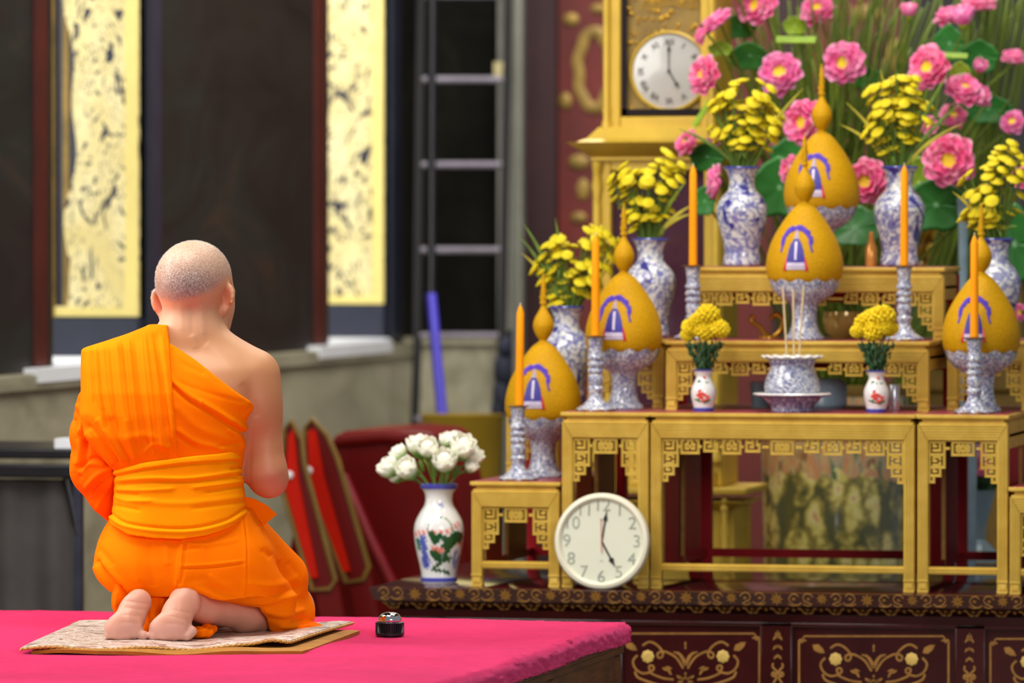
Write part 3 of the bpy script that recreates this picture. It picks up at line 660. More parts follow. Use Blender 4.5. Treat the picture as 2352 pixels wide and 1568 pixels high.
def make_gourd():
    s = SG; t = empty('golden_gourd', (0, 0, 0)); z0 = 116
    q = lambda z: (z-z0)*s
    MB().lathe([(0, q(118)), (60*s, q(121))]+[(r*s, q(z)) for r, z in GP], 56).build('body', M['grain'], t)
    MB().lathe([(r*s, q(z)) for r, z in smooth_prof([(7, 316), (11, 320), (18, 330), (23, 343), (24, 354), (20, 368), (12, 382), (7, 392), (5, 398)], 4)], 32).build('finial_ball', M['grain'], t)
    sp = MB(); sp.lathe([(r*s, q(z)) for r, z in [(4, 396), (8, 402), (6, 410), (8.5, 416), (6, 424), (7.5, 431), (5, 438), (6, 445), (4, 452), (4.5, 458), (2.2, 466), (.6, 474)]], 16, mod=lambda r, z, w, i: (r*(1+.15*math.cos(3*w+i)), z))
    sp.build('spire', M['grain'], t)
    em = empty('emblem', (0, 0, 0)); em.parent = t
    def on(u, z, d=0):                      # u px across (screen right), z height px -> point on the gourd's front
        z += 14; r = (gr(z)+d)*s; a = (u-6)/gr(z)
        return Vector((r*math.sin(a), -r*math.cos(a), q(z)))
    rg = random.Random(4)
    um = MB()
    for k in range(90):
        a = PI*(.04+.92*k/89); rr = 29+3*math.sin(k*.9)
        x = 34*math.cos(a); z = 212+32*math.sin(a)-8*(1-math.sin(a))
        for j in range(2):
            um.ell(on(x+rg.uniform(-3, 3), z+rg.uniform(-5, 4), 1), (3.2*s, 2*s, 2.8*s), 6, 4)
    for sg in (-1, 1):
        for k in range(8): um.ell(on(sg*(30+k*1.0), 212-k*3.2, 1), (2.6*s, 1.6*s, 2.6*s), 6, 4)
    um.build('parasol', M['sequin_purple'], em)
    def patch(rows, d, nv=8):            # rows: (z, left, right) bottom to top; a sheet that follows the gourd
        rz = [a for a, b, c in rows]
        def fn(u, v):
            z_ = rz[0]+(rz[-1]-rz[0])*v; l = float(np.interp(z_, rz, [b for a, b, c in rows])); r = float(np.interp(z_, rz, [c for a, b, c in rows]))
            return on(l+(r-l)*u, z_, d)
        return MB().grid(fn, 8, nv, (0, 3.2*s, 0))
    patch([(162, -21, 21), (176, -20, 20), (192, -17, 17), (206, -13, 13), (214, -8, 8), (218, -5, 5)], 1.6).build('robe_figure', M['sequin_blue'], em)
    w = patch([(148, -22, 22), (164, -20, 20)], 2.0, 3); w.v += []; b_ = patch([(170, -2.6, 2.6), (212, -2.6, 2.6)], 2.4, 6); w.add(b_.v, b_.f)
    for z_, r_ in ((220, 7), (226, 5.5), (231, 4), (236, 2.5)): w.ell(on(0, z_, 1), (r_*s, 2.2*s, 2.8*s), 8, 5)
    for u in (-16, -8, 0, 8, 16): w.ell(on(u, 156, 2.2), 2.6*s, 6, 5)
    w.build('silver_trim', M['sequin_white'], em)
    for sg in (-1, 1): patch([(145, *sorted((sg*22, sg*29))), (158, *sorted((sg*21, sg*27))), (176, *sorted((sg*20, sg*22)))], 1.4, 4).build('red_trim', M['sequin_red'], em)
    return t
bw0, gd0 = make_offering(), make_gourd()
for i, (px, Y, z, where) in enumerate(((1848, 15.178, Z2, 'front middle gourd, behind the incense sticks'), (1887, 15.45, Z3, 'topmost gourd, between the two top vases'),
        (1433, 15.09, Z1, 'gourd behind the candle left of the incense pot'), (2254, 15.09, Z1, 'rightmost gourd, behind the right edge candle'), (1248, 15.135, ZL, 'lowest gourd at the far left'))):
    b = bw0 if i == 0 else copy_tree(bw0); g_ = gd0 if i == 0 else copy_tree(gd0)
    b.location = put(px, Y, z); g_.location = put(px, Y, z+116*SG); b.rotation_euler = (0, 0, i*.7)
    tag(b, 'scalloped porcelain pedestal bowl under the '+where, 'bowl', 'pedestal bowls'); tag(g_, 'golden '+where, 'golden gourd', 'golden gourd offerings')

# candlesticks and orange candles
SK = S(1368, 15.0)
def make_stick():
    s = SK; t = empty('candlestick', (0, 0, 0))
    pr = [(44, 0), (45, 3), (42, 7), (30, 14), (22, 22), (16.5, 30), (14.5, 40), (17, 46), (18.5, 52), (14.5, 57), (16, 64), (17.5, 78), (14, 84), (18, 89), (18.5, 94), (14, 99), (18.5, 104), (19, 109), (14, 114), (18.5, 120), (18.5, 125), (15, 131), (15.5, 150), (17.5, 163), (19, 168)]
    MB().lathe([(r*s, z*s) for r, z in smooth_prof(pr, 2)], 32, mod=lambda r, z, w, i: (r*(1+.04*math.cos(8*w)*(z < 16*s)), z)).build('stem', M['porcelain_fine'], t)
    MB().lathe([(18*s, 167*s), (25*s, 169*s), (26*s, 171.5*s), (10*s, 172*s)], 28).build('drip_plate', M['brass'], t)
    MB().lathe([(43.5*s, .5*s), (46*s, 1.5*s), (45.8*s, 4*s), (43*s, 5*s)], 32, ring=True).build('foot_edge', M['brass'], t); return t
def make_candle():
    s = SK; t = empty('candle', (0, 0, 0))
    MB().lathe([(8*s, 0), (9.8*s, 2*s), (9.2*s, 120*s), (8.6*s, 212*s), (6*s, 220*s), (3.2*s, 227*s), (2*s, 229*s)], 20).build('wax', M['candle'], t)
    MB().lathe([(1.2*s, 228*s), (1.6*s, 233*s), (.8*s, 236*s)], 8).build('wick', M['wick'], t); return t
st0, cd0 = make_stick(), make_candle()
for i, (px, Y, z, w) in enumerate(((1368, 14.95, Z1, 'on the stand the wall clock leans on'), (1190, 14.94, ZL, 'on the lowest stand, farthest left'), (1592, 15.18, Z2, 'at the left end of the middle tier'),
        (2077, 15.18, Z2, 'at the right end of the middle tier'), (2238, 14.95, Z1, 'before the rightmost golden gourd'))):
    a = st0 if i == 0 else copy_tree(st0); c = cd0 if i == 0 else copy_tree(cd0)
    a.location = put(px, Y, z); c.location = put(px+(0 if i != 1 else 3), Y, z+171.8*SK); a.rotation_euler = (0, 0, i)
    if i == 1: c.rotation_euler = (0, math.radians(.6), 0)
    tag(a, 'blue and white porcelain candlestick '+w, 'candlestick', 'porcelain candlesticks'); tag(c, 'tall orange candle in the candlestick '+w, 'candle', 'orange candles')

# incense pot, its saucer, three incense sticks
s = S(1820, 14.98); ic = put(1820, 14.985, Z1)
dish = empty('footed_saucer', ic, 0, 'wide footed blue and white saucer under the incense pot', 'saucer')
MB().lathe([(r*s, z*s) for r, z in smooth_prof([(47, 0), (49, 2), (47, 7), (52, 16), (62, 26), (68, 33), (80, 36), (89, 38), (90, 41), (86, 43)], 3)]+[(60*s, 39*s), (0, 37*s)], 56).build('dish', M['porcelain_mauve'], dish)
MB().lathe([(78*s, 37.5*s), (89*s, 38.5*s), (91*s, 41*s), (88*s, 44*s), (62*s, 40*s), (62*s, 38.5*s)], 56, ring=True).build('rim', M['white_glaze'], dish)
pot = empty('incense_pot', ic+Vector((0, 0, 40*s)), 0, 'squat blue and white incense pot with a flared scalloped rim', 'incense pot')
MB().lathe([(r*s, z*s) for r, z in smooth_prof([(50, 0), (60, 4), (65, 16), (63, 30), (57, 46), (52, 60), (50, 72), (53, 80), (62, 84)], 4)]+[(60*s, 85*s), (46*s, 76*s), (46*s, 70*s), (0, 70*s)], 56).build('body', M['porcelain_fine'], pot)
MB().lathe([(58*s, 82*s), (68*s, 84*s), (71*s, 87*s), (69*s, 89.5*s), (56*s, 86.5*s), (54*s, 83*s)], 72, mod=lambda r, z, w, i: (r*(1+.02*math.cos(16*w)), z+1.6*s*math.cos(16*w)*(r > 66*s)), ring=True).build('rim', M['white_glaze'], pot)
MB().lathe([(51.5*s, 68*s), (52.6*s, 72*s), (54.5*s, 80*s), (52*s, 80*s)], 48, ring=True).build('neck_band', M['porcelain_mauve'], pot)
for i, (dx0, dx1, y1, lab) in enumerate(((-10, -20, 660, 'leftmost thin incense stick in the pot'), (4, 2, 664, 'middle thin incense stick in the pot'), (13, 24, 658, 'rightmost thin incense stick in the pot'))):
    b0 = ic+Vector((dx0*s, .01*(i-1), 106*s)); ztop = ZZ(y1, 1820, 14.985)
    o = MB().tube([(0, 0, 0), (((dx1-dx0)*s), .004*(i-1), ztop-b0.z)], .0027, 8).build('incense_stick', simple('pale_incense_%d' % i, srgb(214, 190, 150), .8), None, b0)
    tag(o, lab, 'incense stick', 'incense sticks')

# small white vases with a red rose, marigold bunches
def make_small_vase():
    s = S(1617, 14.98); t = empty('bud_vase', (0, 0, 0))
    pr = smooth_prof([(22, 0), (23.5, 3), (23, 9), (26, 22), (29, 38), (28, 52), (22, 66), (17.5, 76), (17.5, 82), (21, 90), (24, 95)], 4)
    R = lambda z: next((r0+(r1-r0)*(z-a)/max(b-a, 1e-6) for (r0, a), (r1, b) in zip(pr, pr[1:]) if a <= z <= b), 24)
    MB().lathe([(r*s, z*s) for r, z in pr]+[(21*s, 94*s), (14*s, 80*s), (0, 78*s)], 36).build('body', M['white_glaze'], t)
    MB().lathe([(22.6*s, -.0*s), (24.2*s, 3*s), (23.8*s, 8.5*s), (22*s, 9*s)], 32, ring=True).build('base_band', M['blue_glaze'], t)
    MB().lathe([(23.2*s, 92.5*s), (24.6*s, 95*s), (23.4*s, 96*s), (21*s, 95*s)], 32, ring=True).build('rim', M['blue_glaze'], t)
    on = lambda u, z, d=.2: Vector(((R(z)+d)*s*math.sin((u)/R(z)), -(R(z)+d)*s*math.cos((u)/R(z)), z*s))
    rose, lf = MB(), MB(); rg = random.Random(2)
    for k in range(26):
        a = rg.uniform(0, 2*PI); r = 13*math.sqrt(rg.random()); rose.ell(on(6+r*math.cos(a), 38+r*1.05*math.sin(a)), (3.6*s, 1.0*s, 3.4*s), 6, 4)
    for k in range(4): rose.ell(on(5+rg.uniform(-3, 3), 76+rg.uniform(-3, 4)), (2.6*s, .9*s, 2.6*s), 6, 4)
    for k in range(22):
        u = rg.uniform(-14, 22); lf.ell(on(u, 21+abs(u-6)*.35+rg.uniform(-2, 3)), (3.6*s, .8*s, 2*s), 6, 4)
    for k in range(8): lf.ell(on(4+rg.uniform(-11, 11), 68+rg.uniform(-2, 3)), (3*s, .8*s, 1.8*s), 6, 4)
    rose.build('painted_rose', simple('coral_red_glaze', srgb(214, 70, 56), .3, 0, .2, 200), t); lf.build('painted_leaves', simple('green_glaze', srgb(40, 104, 56), .3, 0, .2, 200), t)
    return t
sv0 = make_small_vase()
for i, (px, lab) in enumerate(((1616, 'small white rose-painted vase left of the incense pot'), (2013, 'small white rose-painted vase right of the incense pot'))):
    o = sv0 if i == 0 else copy_tree(sv0); o.location = put(px, 14.985, Z1); o.rotation_euler = (0, 0, -.05+.12*i); tag(o, lab, 'vase', 'small rose vases')

# dragon vase with white lotus
s = S(1008, 14.97); DV = put(1008, 14.97, AZ)
dv = empty('dragon_vase', DV, 0, 'white vase painted with a green dragon, holding white lotus buds', 'vase')
prd = smooth_prof([(38, 0), (40, 3), (40, 16), (43, 36), (50, 66), (56, 98), (57.5, 122), (54, 142), (44, 162), (34, 178), (31, 192), (32, 204), (36, 213), (41, 219), (42, 226)], 4)
t = NT('dragon_vase_glaze'); v_ = t.attr('paint'); t.set(v_, .1, 0, Coat_Weight=.6, Coat_Roughness=.04); M['dragon'] = t.m
m = MB().lathe([(r*s, z*s) for r, z in prd]+[(39*s, 227*s), (30*s, 205*s), (28*s, 190*s), (0, 186*s)], 220)
m0 = len(prd)
# densify vertically
prf = []
for (r0, a), (r1, b) in zip(prd, prd[1:]):
    for k in range(4): prf.append((r0+(r1-r0)*k/4, a+(b-a)*k/4))
prf.append(prd[-1])
m = MB().lathe([(r*s, z*s) for r, z in prf]+[(39*s, 227*s), (30*s, 205*s), (28*s, 190*s), (0, 186*s)], 220)
dvb = m.build('body', M['dragon'], dv)
def segd(x, z, pts):
    d = np.full(x.shape, 1e9)
    for (a, b), (c, e) in zip(pts, pts[1:]):
        vx, vz = c-a, e-b; L = vx*vx+vz*vz+1e-9
        tt = np.clip(((x-a)*vx+(z-b)*vz)/L, 0, 1); d = np.minimum(d, np.hypot(x-a-tt*vx, z-b-tt*vz))
    return d
cov = np.array([v.co[:] for v in dvb.data.vertices])/s
ang = np.arctan2(cov[:, 0], -cov[:, 1]); rr_ = np.hypot(cov[:, 0], cov[:, 1]); xs = ang*50.0; zs = cov[:, 2]
xs = xs-11          # the painted side is turned a little toward the camera
wob = 2.2*np.sin(xs*.55+zs*.3)+1.6*np.sin(zs*.7-xs*.4)
colr = np.tile(np.array(srgb(234, 234, 232)), (len(cov), 1))
def paint(mask, c): colr[mask] = np.array(srgb(*c))
paint((segd(xs, zs, [(-62, 112), (-40, 118), (-10, 120), (20, 122), (45, 138)])+wob < 6) & (np.sin(xs*.5+zs*.2) > -.4), (232, 140, 128))
paint(segd(xs, zs, [(-52, 98), (-50, 84)])+wob < 8, (38, 120, 90))
paint(segd(xs, zs, [(-36, 104), (-34, 70), (-36, 44)])+wob < 9, (86, 98, 186)); paint((np.hypot(xs+36, zs-50)+wob < 16) & (np.sin(np.hypot(xs+36, zs-50)*1.2) > -.2), (66, 78, 178))
paint(segd(xs, zs, [(30, 92), (42, 98), (58, 92)])+wob < 6, (222, 160, 100))
paint((segd(xs, zs, [(44, 74), (40, 52), (52, 40), (60, 60)])+wob < 6) & (np.sin(xs*.8) > -.5), (76, 88, 180))
paint(np.abs(np.hypot(xs-4, (zs-128))-26)+wob*.5 < 1.6, (120, 150, 120))
paint(segd(xs, zs, [(-14, 116), (-8, 98), (2, 112), (12, 104)])+wob*.6 < 7, (34, 84, 46))
paint((segd(xs, zs, [(52, 106), (38, 110), (22, 92), (10, 72), (2, 62), (-8, 72)])+wob*.5 < 12.5), (34, 84, 46))
paint((segd(xs, zs, [(18, 62), (0, 46), (-16, 34), (14, 30), (30, 24)])+wob*.8 < 4.5), (34, 84, 46))
paint((segd(xs, zs, [(4, 62), (24, 58)])+wob < 8), (34, 84, 46))
paint((np.hypot(xs-8, zs-182)+wob < 7) & (np.sin(xs*.9) > -.6), (88, 104, 190))
paint((segd(xs, zs, [(-10, 84), (6, 78)]) + wob < 5) & (rr_ > 10), (232, 130, 118))
ca = dvb.data.color_attributes.new('paint', 'FLOAT_COLOR', 'POINT'); ca.data.foreach_set('color', colr.astype(np.float32).ravel())
MB().lathe([(38*s, 4*s), (42.2*s, 5*s), (42.2*s, 14*s), (38*s, 15*s)], 48, ring=True).build('base_band', M['blue_glaze'], dv)
MB().lathe([(40*s, 217*s), (43*s, 220*s), (43.5*s, 227*s), (40*s, 229*s), (37*s, 226*s)], 48, ring=True).build('rim', M['blue_glaze'], dv)

# round wall clock leaning on the stand
ck = empty('wall_clock', (XX(1384, 14.80), 14.795, AZ), 0, 'round cream wall clock leaning on the altar table', 'clock'); s = S(1384, 14.8); R = 111*s
tilt = Matrix.Translation((0, 0, R)) @ Matrix.Rotation(math.radians(-4), 4, 'X') @ Matrix.Rotation(PI/2, 4, 'X')    # dial local: x right, y up, z toward viewer
MB().lathe([(0, -.012), (R-.006, -.012), (R, -.006), (R, .006), (R-.004, .012), (R-.012, .014), (R-.018, .010), (R-.020, .004)], 80).xf(tilt).build('case', M['clock_white'], ck)
MB().lathe([(0, .0045), (R-.017, .0045), (R-.017, .003), (0, .003)], 80).xf(tilt).build('dial', M['clock_face'], ck)
def text(name, body, size, mat, Mx, parent, depth=.0006):
    cu = bpy.data.curves.new(name, 'FONT'); cu.body = body; cu.size = size; cu.align_x = 'CENTER'; cu.align_y = 'CENTER'; cu.extrude = depth
    o = bpy.data.objects.new(name, cu); COL.objects.link(o)
    dg = bpy.context.evaluated_depsgraph_get(); me = bpy.data.meshes.new_from_object(o.evaluated_get(dg)); bpy.data.objects.remove(o)
    me.transform(Mx); ob = bpy.data.objects.new(name, me); COL.objects.link(ob); me.materials.append(mat); ob.parent = parent; return ob
for hnum in range(1, 13):
    a = hnum*PI/6; r = R*.74
    text('numeral', str(hnum), .047, M['clock_num'], tilt @ Matrix.Translation((r*math.sin(a), r*math.cos(a), .0052)), ck)
text('dial_mark', 'o o o', .006, M['clock_num'], tilt @ Matrix.Translation((0, R*.45, .0052)), ck)
text('dial_mark', 'o o', .006, M['clock_num'], tilt @ Matrix.Translation((0, -R*.40, .0052)), ck)
def hand(name, ang, L, w, mat, z, mx, parent, head=True, tail=.0):
    m = MB(); poly = [(-w*.5, -tail), (w*.5, -tail), (w*.45, L*.62), (w*1.5 if head else w*.4, L*.70), (w*.5, L*.84), (0, L), (-w*.5, L*.84), (-w*1.5 if head else -w*.4, L*.70), (-w*.45, L*.62)]
    m.prism(poly, lambda x, y: (x, y, z), lambda x, y: (x, y, z+.0008)).xf(mx @ Matrix.Rotation(-ang, 4, 'Z')); return m.build(name, mat, parent)
hand('hour_hand', math.radians(151), R*.62, .005, M['ink'], .0062, tilt, ck); hand('minute_hand', math.radians(9), R*.66, .004, M['ink'], .0072, tilt, ck)
hand('second_hand', math.radians(-2), R*.5, .0022, M['red_hand'], .0084, tilt, ck, False, R*.24)

# ------------------------------------------------------------------ gilt longcase clock behind the stands
LY = 16.25
lc = empty('longcase_clock', (XX(1512, LY+.1), LY, 0), 0, 'tall gilded longcase clock with a white Roman dial', 'clock'); s = S(1512, LY); lx = lc.location.x
q = lambda px, py: (XX(px, LY)-lx, ZZ(py, px, LY))
def fb(mb, px0, px1, py0, py1, y0, y1): mb.box(q(px0, 400)[0], q(px1, 400)[0], y0, y1, q(1500, py1)[1], q(1500, py0)[1]); return mb
ztop = q(1500, -260)[1]
h_ = MB(); fb(h_, 1384, 1424, -240, 300, .0, .26); fb(h_, 1608, 1644, -240, 300, 0, .26); fb(h_, 1424, 1608, 268, 300, 0, .26); fb(h_, 1384, 1644, -260, -60, .02, .26); fb(h_, 1400, 1628, -60, 290, .06, .26)
h_.build('hood', M['gold_clock'], lc, bevel=.004)
MB().box(q(1420, 0)[0], q(1612, 0)[0], .045, .06, q(0, 270)[1], q(0, -60)[1]).build('dial_plate', M['gold_dim'], lc)
rl = MB(); rg = random.Random(5)
for k in range(150):
    px, py = rg.uniform(1436, 1605), rg.uniform(-50, 266)
    if math.hypot(px-1532, py-163) < 94: continue
    a = q(px, py); rl.ell((a[0], .044, a[1]), (rg.uniform(3, 9)*s, .006, rg.uniform(2, 6)*s), 8, 5, Matrix.Rotation(rg.uniform(0, 3), 4, 'Y'))
for k in range(5):
    a = q(1532, 20); rl.tube([(a[0]+(30+9*k)*s*math.cos(w*PI/12), .042, a[1]+(12+8*k)*s*math.sin(w*PI/12)) for w in range(13)], 1.8*s, 6)
rl.build('spandrel_relief', M['gold_relief'], lc)
fb(MB(), 1420, 1436, -60, 270, .02, .046).box(q(1420, 0)[0], q(1612, 0)[0], .02, .046, q(0, 270)[1], q(0, 257)[1]).build('hood_door', M['glass_dark'], lc)
c = q(1532, 163); dm = Matrix.Translation((c[0], .040, c[1])) @ Matrix.Rotation(PI/2, 4, 'X'); R = 87*s
MB().lathe([(0, 0), (R, 0), (R, .002), (R*.6, .008), (0, .012)], 64).xf(dm).build('dial', M['dial_white'], lc)
MB().lathe([(R*.985, -.002), (R*1.07, -.002), (R*1.07, .008), (R*1.02, .011), (R*.985, .006)], 64, ring=True).xf(dm).build('bezel', M['gold_clock'], lc)
for k, nm in enumerate(('XII', 'I', 'II', 'III', 'IIII', 'V', 'VI', 'VII', 'VIII', 'IX', 'X', 'XI')):
    a = k*PI/6; text('numeral', nm, .025, M['ink'], dm @ Matrix.Rotation(-a, 4, 'Z') @ Matrix.Translation((0, R*.76, .0078)), lc)
hand('hour_hand', math.radians(149), R*.56, .004, M['ink'], .0135, dm, lc); hand('minute_hand', 0, R*.80, .0035, M['ink'], .0145, dm, lc)
MB().lathe([(4*s, .012), (4*s, .016), (0, .017)], 12).xf(dm).build('arbor', M['ink'], lc)
cols = MB()
for px, y0_, y1_ in ((1394, -240, 300), (1636, -240, 300)):
    a, b = q(px, y1_), q(px, y0_); H = b[1]-a[1]; cols.lathe([(11*s, 0), (11*s, .02), (7*s, .035), (9.5*s, .06), (7*s, .08), (8*s, H*.5), (7*s, H-.06), (9.5*s, H-.04), (7*s, H-.02), (11*s, H)], 16, (a[0], -.012, a[1]))
cols.build('hood_column', M['gold_clock'], lc)
m = MB()
W2 = lambda a, b: (q(a, 0)[0], q(b, 0)[0])
for (p0, p1, t0, t1, ya, yb, d0, d1) in ((1352, 1680, 1378, 1650, 326, 298, -.05, -.02), (1332, 1690, 1352, 1680, 332, 324, -.065, -.05), (1362, 1660, 1314, 1712, 365, 332, -.03, -.085), (1362, 1660, 1362, 1660, 372, 365, -.03, -.03)):
    a, b = W2(p0, p1), W2(t0, t1); m.frust((a[0], a[1], d0, .27), (b[0], b[1], d1, .27), q(0, ya)[1], q(0, yb)[1])
m.build('cornice', M['gold_clock'], lc)
wst = MB(); zp = q(0, 1115)[1]
fb(wst, 1362, 1404, 365, 1115, -.01, .25); fb(wst, 1618, 1660, 365, 1115, -.01, .25); fb(wst, 1404, 1618, 365, 392, -.01, .25); fb(wst, 1404, 1618, 1010, 1115, -.01, .25); fb(wst, 1404, 1618, 365, 1115, .1, .25)
wst.build('waist', M['gold_clock'], lc, bevel=.004)
fb(MB(), 1404, 1618, 392, 1010, .03, .036).build('waist_door_glass', simple('mauve_dark_glass', srgb(74, 42, 58), .08, 0, .2, 5), lc)
wc = MB()
for px in (1374, 1648):
    a, b = q(px, 1060), q(px, 372); H = b[1]-a[1]
    wc.lathe([(13*s, 0), (13*s, .02), (9*s, .03), (13*s, .06), (9*s, .11), (9*s, H-.13), (7*s, H-.11), (13*s, H-.07), (8*s, H-.03), (12*s, H-.02), (12*s, H)], 18, (a[0], -.02, a[1]))
wc.build('waist_column', M['gold_clock'], lc)
pb = MB(); fb(pb, 1352, 1725, 1116, 1132, -.075, .27); a, b = W2(1362, 1690), W2(1352, 1715)
pb.frust((a[0], a[1], -.04, .26), (b[0], b[1], -.07, .27), q(0, 1150)[1], q(0, 1132)[1]); fb(pb, 1362, 1645, 1080, 1116, -.03, .25); pb.box(a[0], a[1], -.03, .25, 0, q(0, 1150)[1]).build('plinth', M['gold_clock'], lc, bevel=.004)
a = q(1672, 1272); MB().lathe([(10*s, 0), (10*s, .02), (7*s, .03), (11*s, .07), (6*s, .1), (9*s, .14), (5*s, .17), (11*s, q(0, 1150)[1]-a[1])], 16, (a[0], -.05, a[1])).build('plinth_baluster', M['gold_clock'], lc)
# ================================================================== FLOWERS
rg = random.Random(11)
def head_mesh(n=18):
    m = MB()
    prof = [(0, -.42), (.45, -.34), (.85, -.12), (1.0, .06), (.92, .2), (.66, .24), (.6, .36), (.34, .38), (.28, .46), (0, .47)]
    m.lathe(prof, n*2, mod=lambda r, z, w, i: (r*(1+.15*math.cos(n*w+(i % 2)*PI)), z+.07*math.sin(n*w*.5+i)))
    return m
proto_head = head_mesh().build('flower_head', M['yellow_petal'], sharp=None); HM = proto_head.data; bpy.data.objects.remove(proto_head)
def blade(mb, pts, w, n=5):
    mb.tube(smooth_path(pts, 4), [w*max(.12, math.sin(PI*min(.98, .12+.88*k/(4*(len(pts)-1))))) for k in range(4*(len(pts)-1)+1)], 6, (Vector((0, 1, 0)).normalized(), .35))
def bouquet(v, pxc, rim_py, blobs, n, label, blades):
    Y = v.location.y; sV = S(pxc, Y); root = put(pxc, Y, v.location.z+222*SV)
    t = empty('chrysanthemum_bunch', root, 0, label, 'flowers', 'yellow chrysanthemum bunches')
    pts = []; tries = 0
    while len(pts) < n and tries < 20000:
        tries += 1; bx, by, rx, ry = blobs[rg.randrange(len(blobs))]
        a, b, c = rg.uniform(-1, 1), rg.uniform(-1, 1), rg.uniform(-1, 1)
        if a*a+b*b+c*c > 1: continue
        p = Vector(((bx+a*rx*1.1-pxc)*sV, c*min(rx, 85)*sV*.9, ZZ(by+b*ry*1.05, pxc, Y)-root.z))
        if all((p-q).length > .0172 for q in pts): pts.append(p)
    sm = MB()
    for k, p in enumerate(pts):
        o = bpy.data.objects.new('flower_head', HM); COL.objects.link(o); o.parent = t; o.location = p
        out = Vector((p.x*1.2, p.y*1.2-.02, .10)).normalized(); sc = rg.uniform(12.5, 17.5)*sV
        o.rotation_euler = (look_rot(out+Vector((rg.uniform(-.2, .2), rg.uniform(-.25, .1), 0)), rg.uniform(0, 6))).to_euler(); o.scale = (sc, sc, sc*.66)
        b0 = Vector((p.x*.22, p.y*.25, -.02)); b0.x = max(-.02, min(.02, b0.x)); b0.y = max(-.02, min(.02, b0.y))
        sm.tube(smooth_path([b0, Vector((p.x*.55, p.y*.55, p.z*.45)), p-out*.004], 3), .0016, 5)
    sm.build('stems', M['stem'], t)
    fl = MB()
    for k in range(26):
        a = rg.uniform(0, 2*PI); r = rg.uniform(.01, .04); zz = rg.uniform(.02, .10)
        p = Vector((r*math.cos(a), r*math.sin(a), zz)); fl.ell(p, (.004, .003, .013), 6, 4, Matrix.Rotation(rg.uniform(-.8, .8), 4, 'Y'))
    fl.build('foliage', M['stem'], t)
    for tip, mat in blades:
        d = Vector(((tip[0]-pxc)*sV, -.03, ZZ(tip[1], pxc, Y)-root.z)); m = MB()
        blade(m, [(0, 0, -.01), d*.35+Vector((0, 0, .012)), d*.7+Vector((0, 0, .012)), d], .0055); m.build('blade_leaf', M[mat], t)
    return t
bouquet(vases[0], 1706, 380, [(1715, 250, 78, 66), (1690, 310, 62, 52), (1745, 290, 55, 55), (1660, 240, 30, 20)], 98, 'yellow chrysanthemum bunch in the top left vase, beneath the clock dial', [((1560, 296), 'stem'), ((1850, 205), 'blade'), ((1640, 260), 'stem')])
bouquet(vases[1], 2066, 380, [(2055, 240, 72, 62), (2040, 300, 62, 50), (2090, 260, 45, 60), (2075, 185, 45, 15)], 96, 'yellow chrysanthemum bunch in the top right vase, among pink lotus', [((2185, 165), 'stem'), ((2210, 240), 'stem'), ((1945, 235), 'blade'), ((1930, 285), 'blade'), ((2215, 285), 'blade'), ((2025, 160), 'blade'), ((2060, 150), 'stem')])
bouquet(vases[2], 1494, 545, [(1485, 440, 76, 62), (1535, 400, 38, 48), (1480, 500, 50, 28), (1440, 420, 40, 40)], 94, 'yellow chrysanthemum bunch just left of the tallest left candle', [((1612, 465), 'blade'), ((1600, 490), 'blade'), ((1580, 420), 'leaf_pale')])
bouquet(vases[3], 2286, 545, [(2275, 440, 76, 66), (2320, 380, 40, 50), (2260, 500, 48, 30)], 90, 'yellow chrysanthemum bunch at the far right edge', [((2340, 520), 'stem'), ((2190, 440), 'blade')])
bouquet(vases[4], 1302, 700, [(1300, 590, 66, 58), (1350, 640, 55, 46), (1385, 560, 46, 42), (1262, 620, 36, 40), (1280, 680, 20, 20)], 98, 'yellow chrysanthemum bunch lowest and farthest left', [((1190, 535), 'stem'), ((1205, 512), 'stem'), ((1200, 580), 'blade'), ((1280, 500), 'stem'), ((1225, 625), 'stem')])

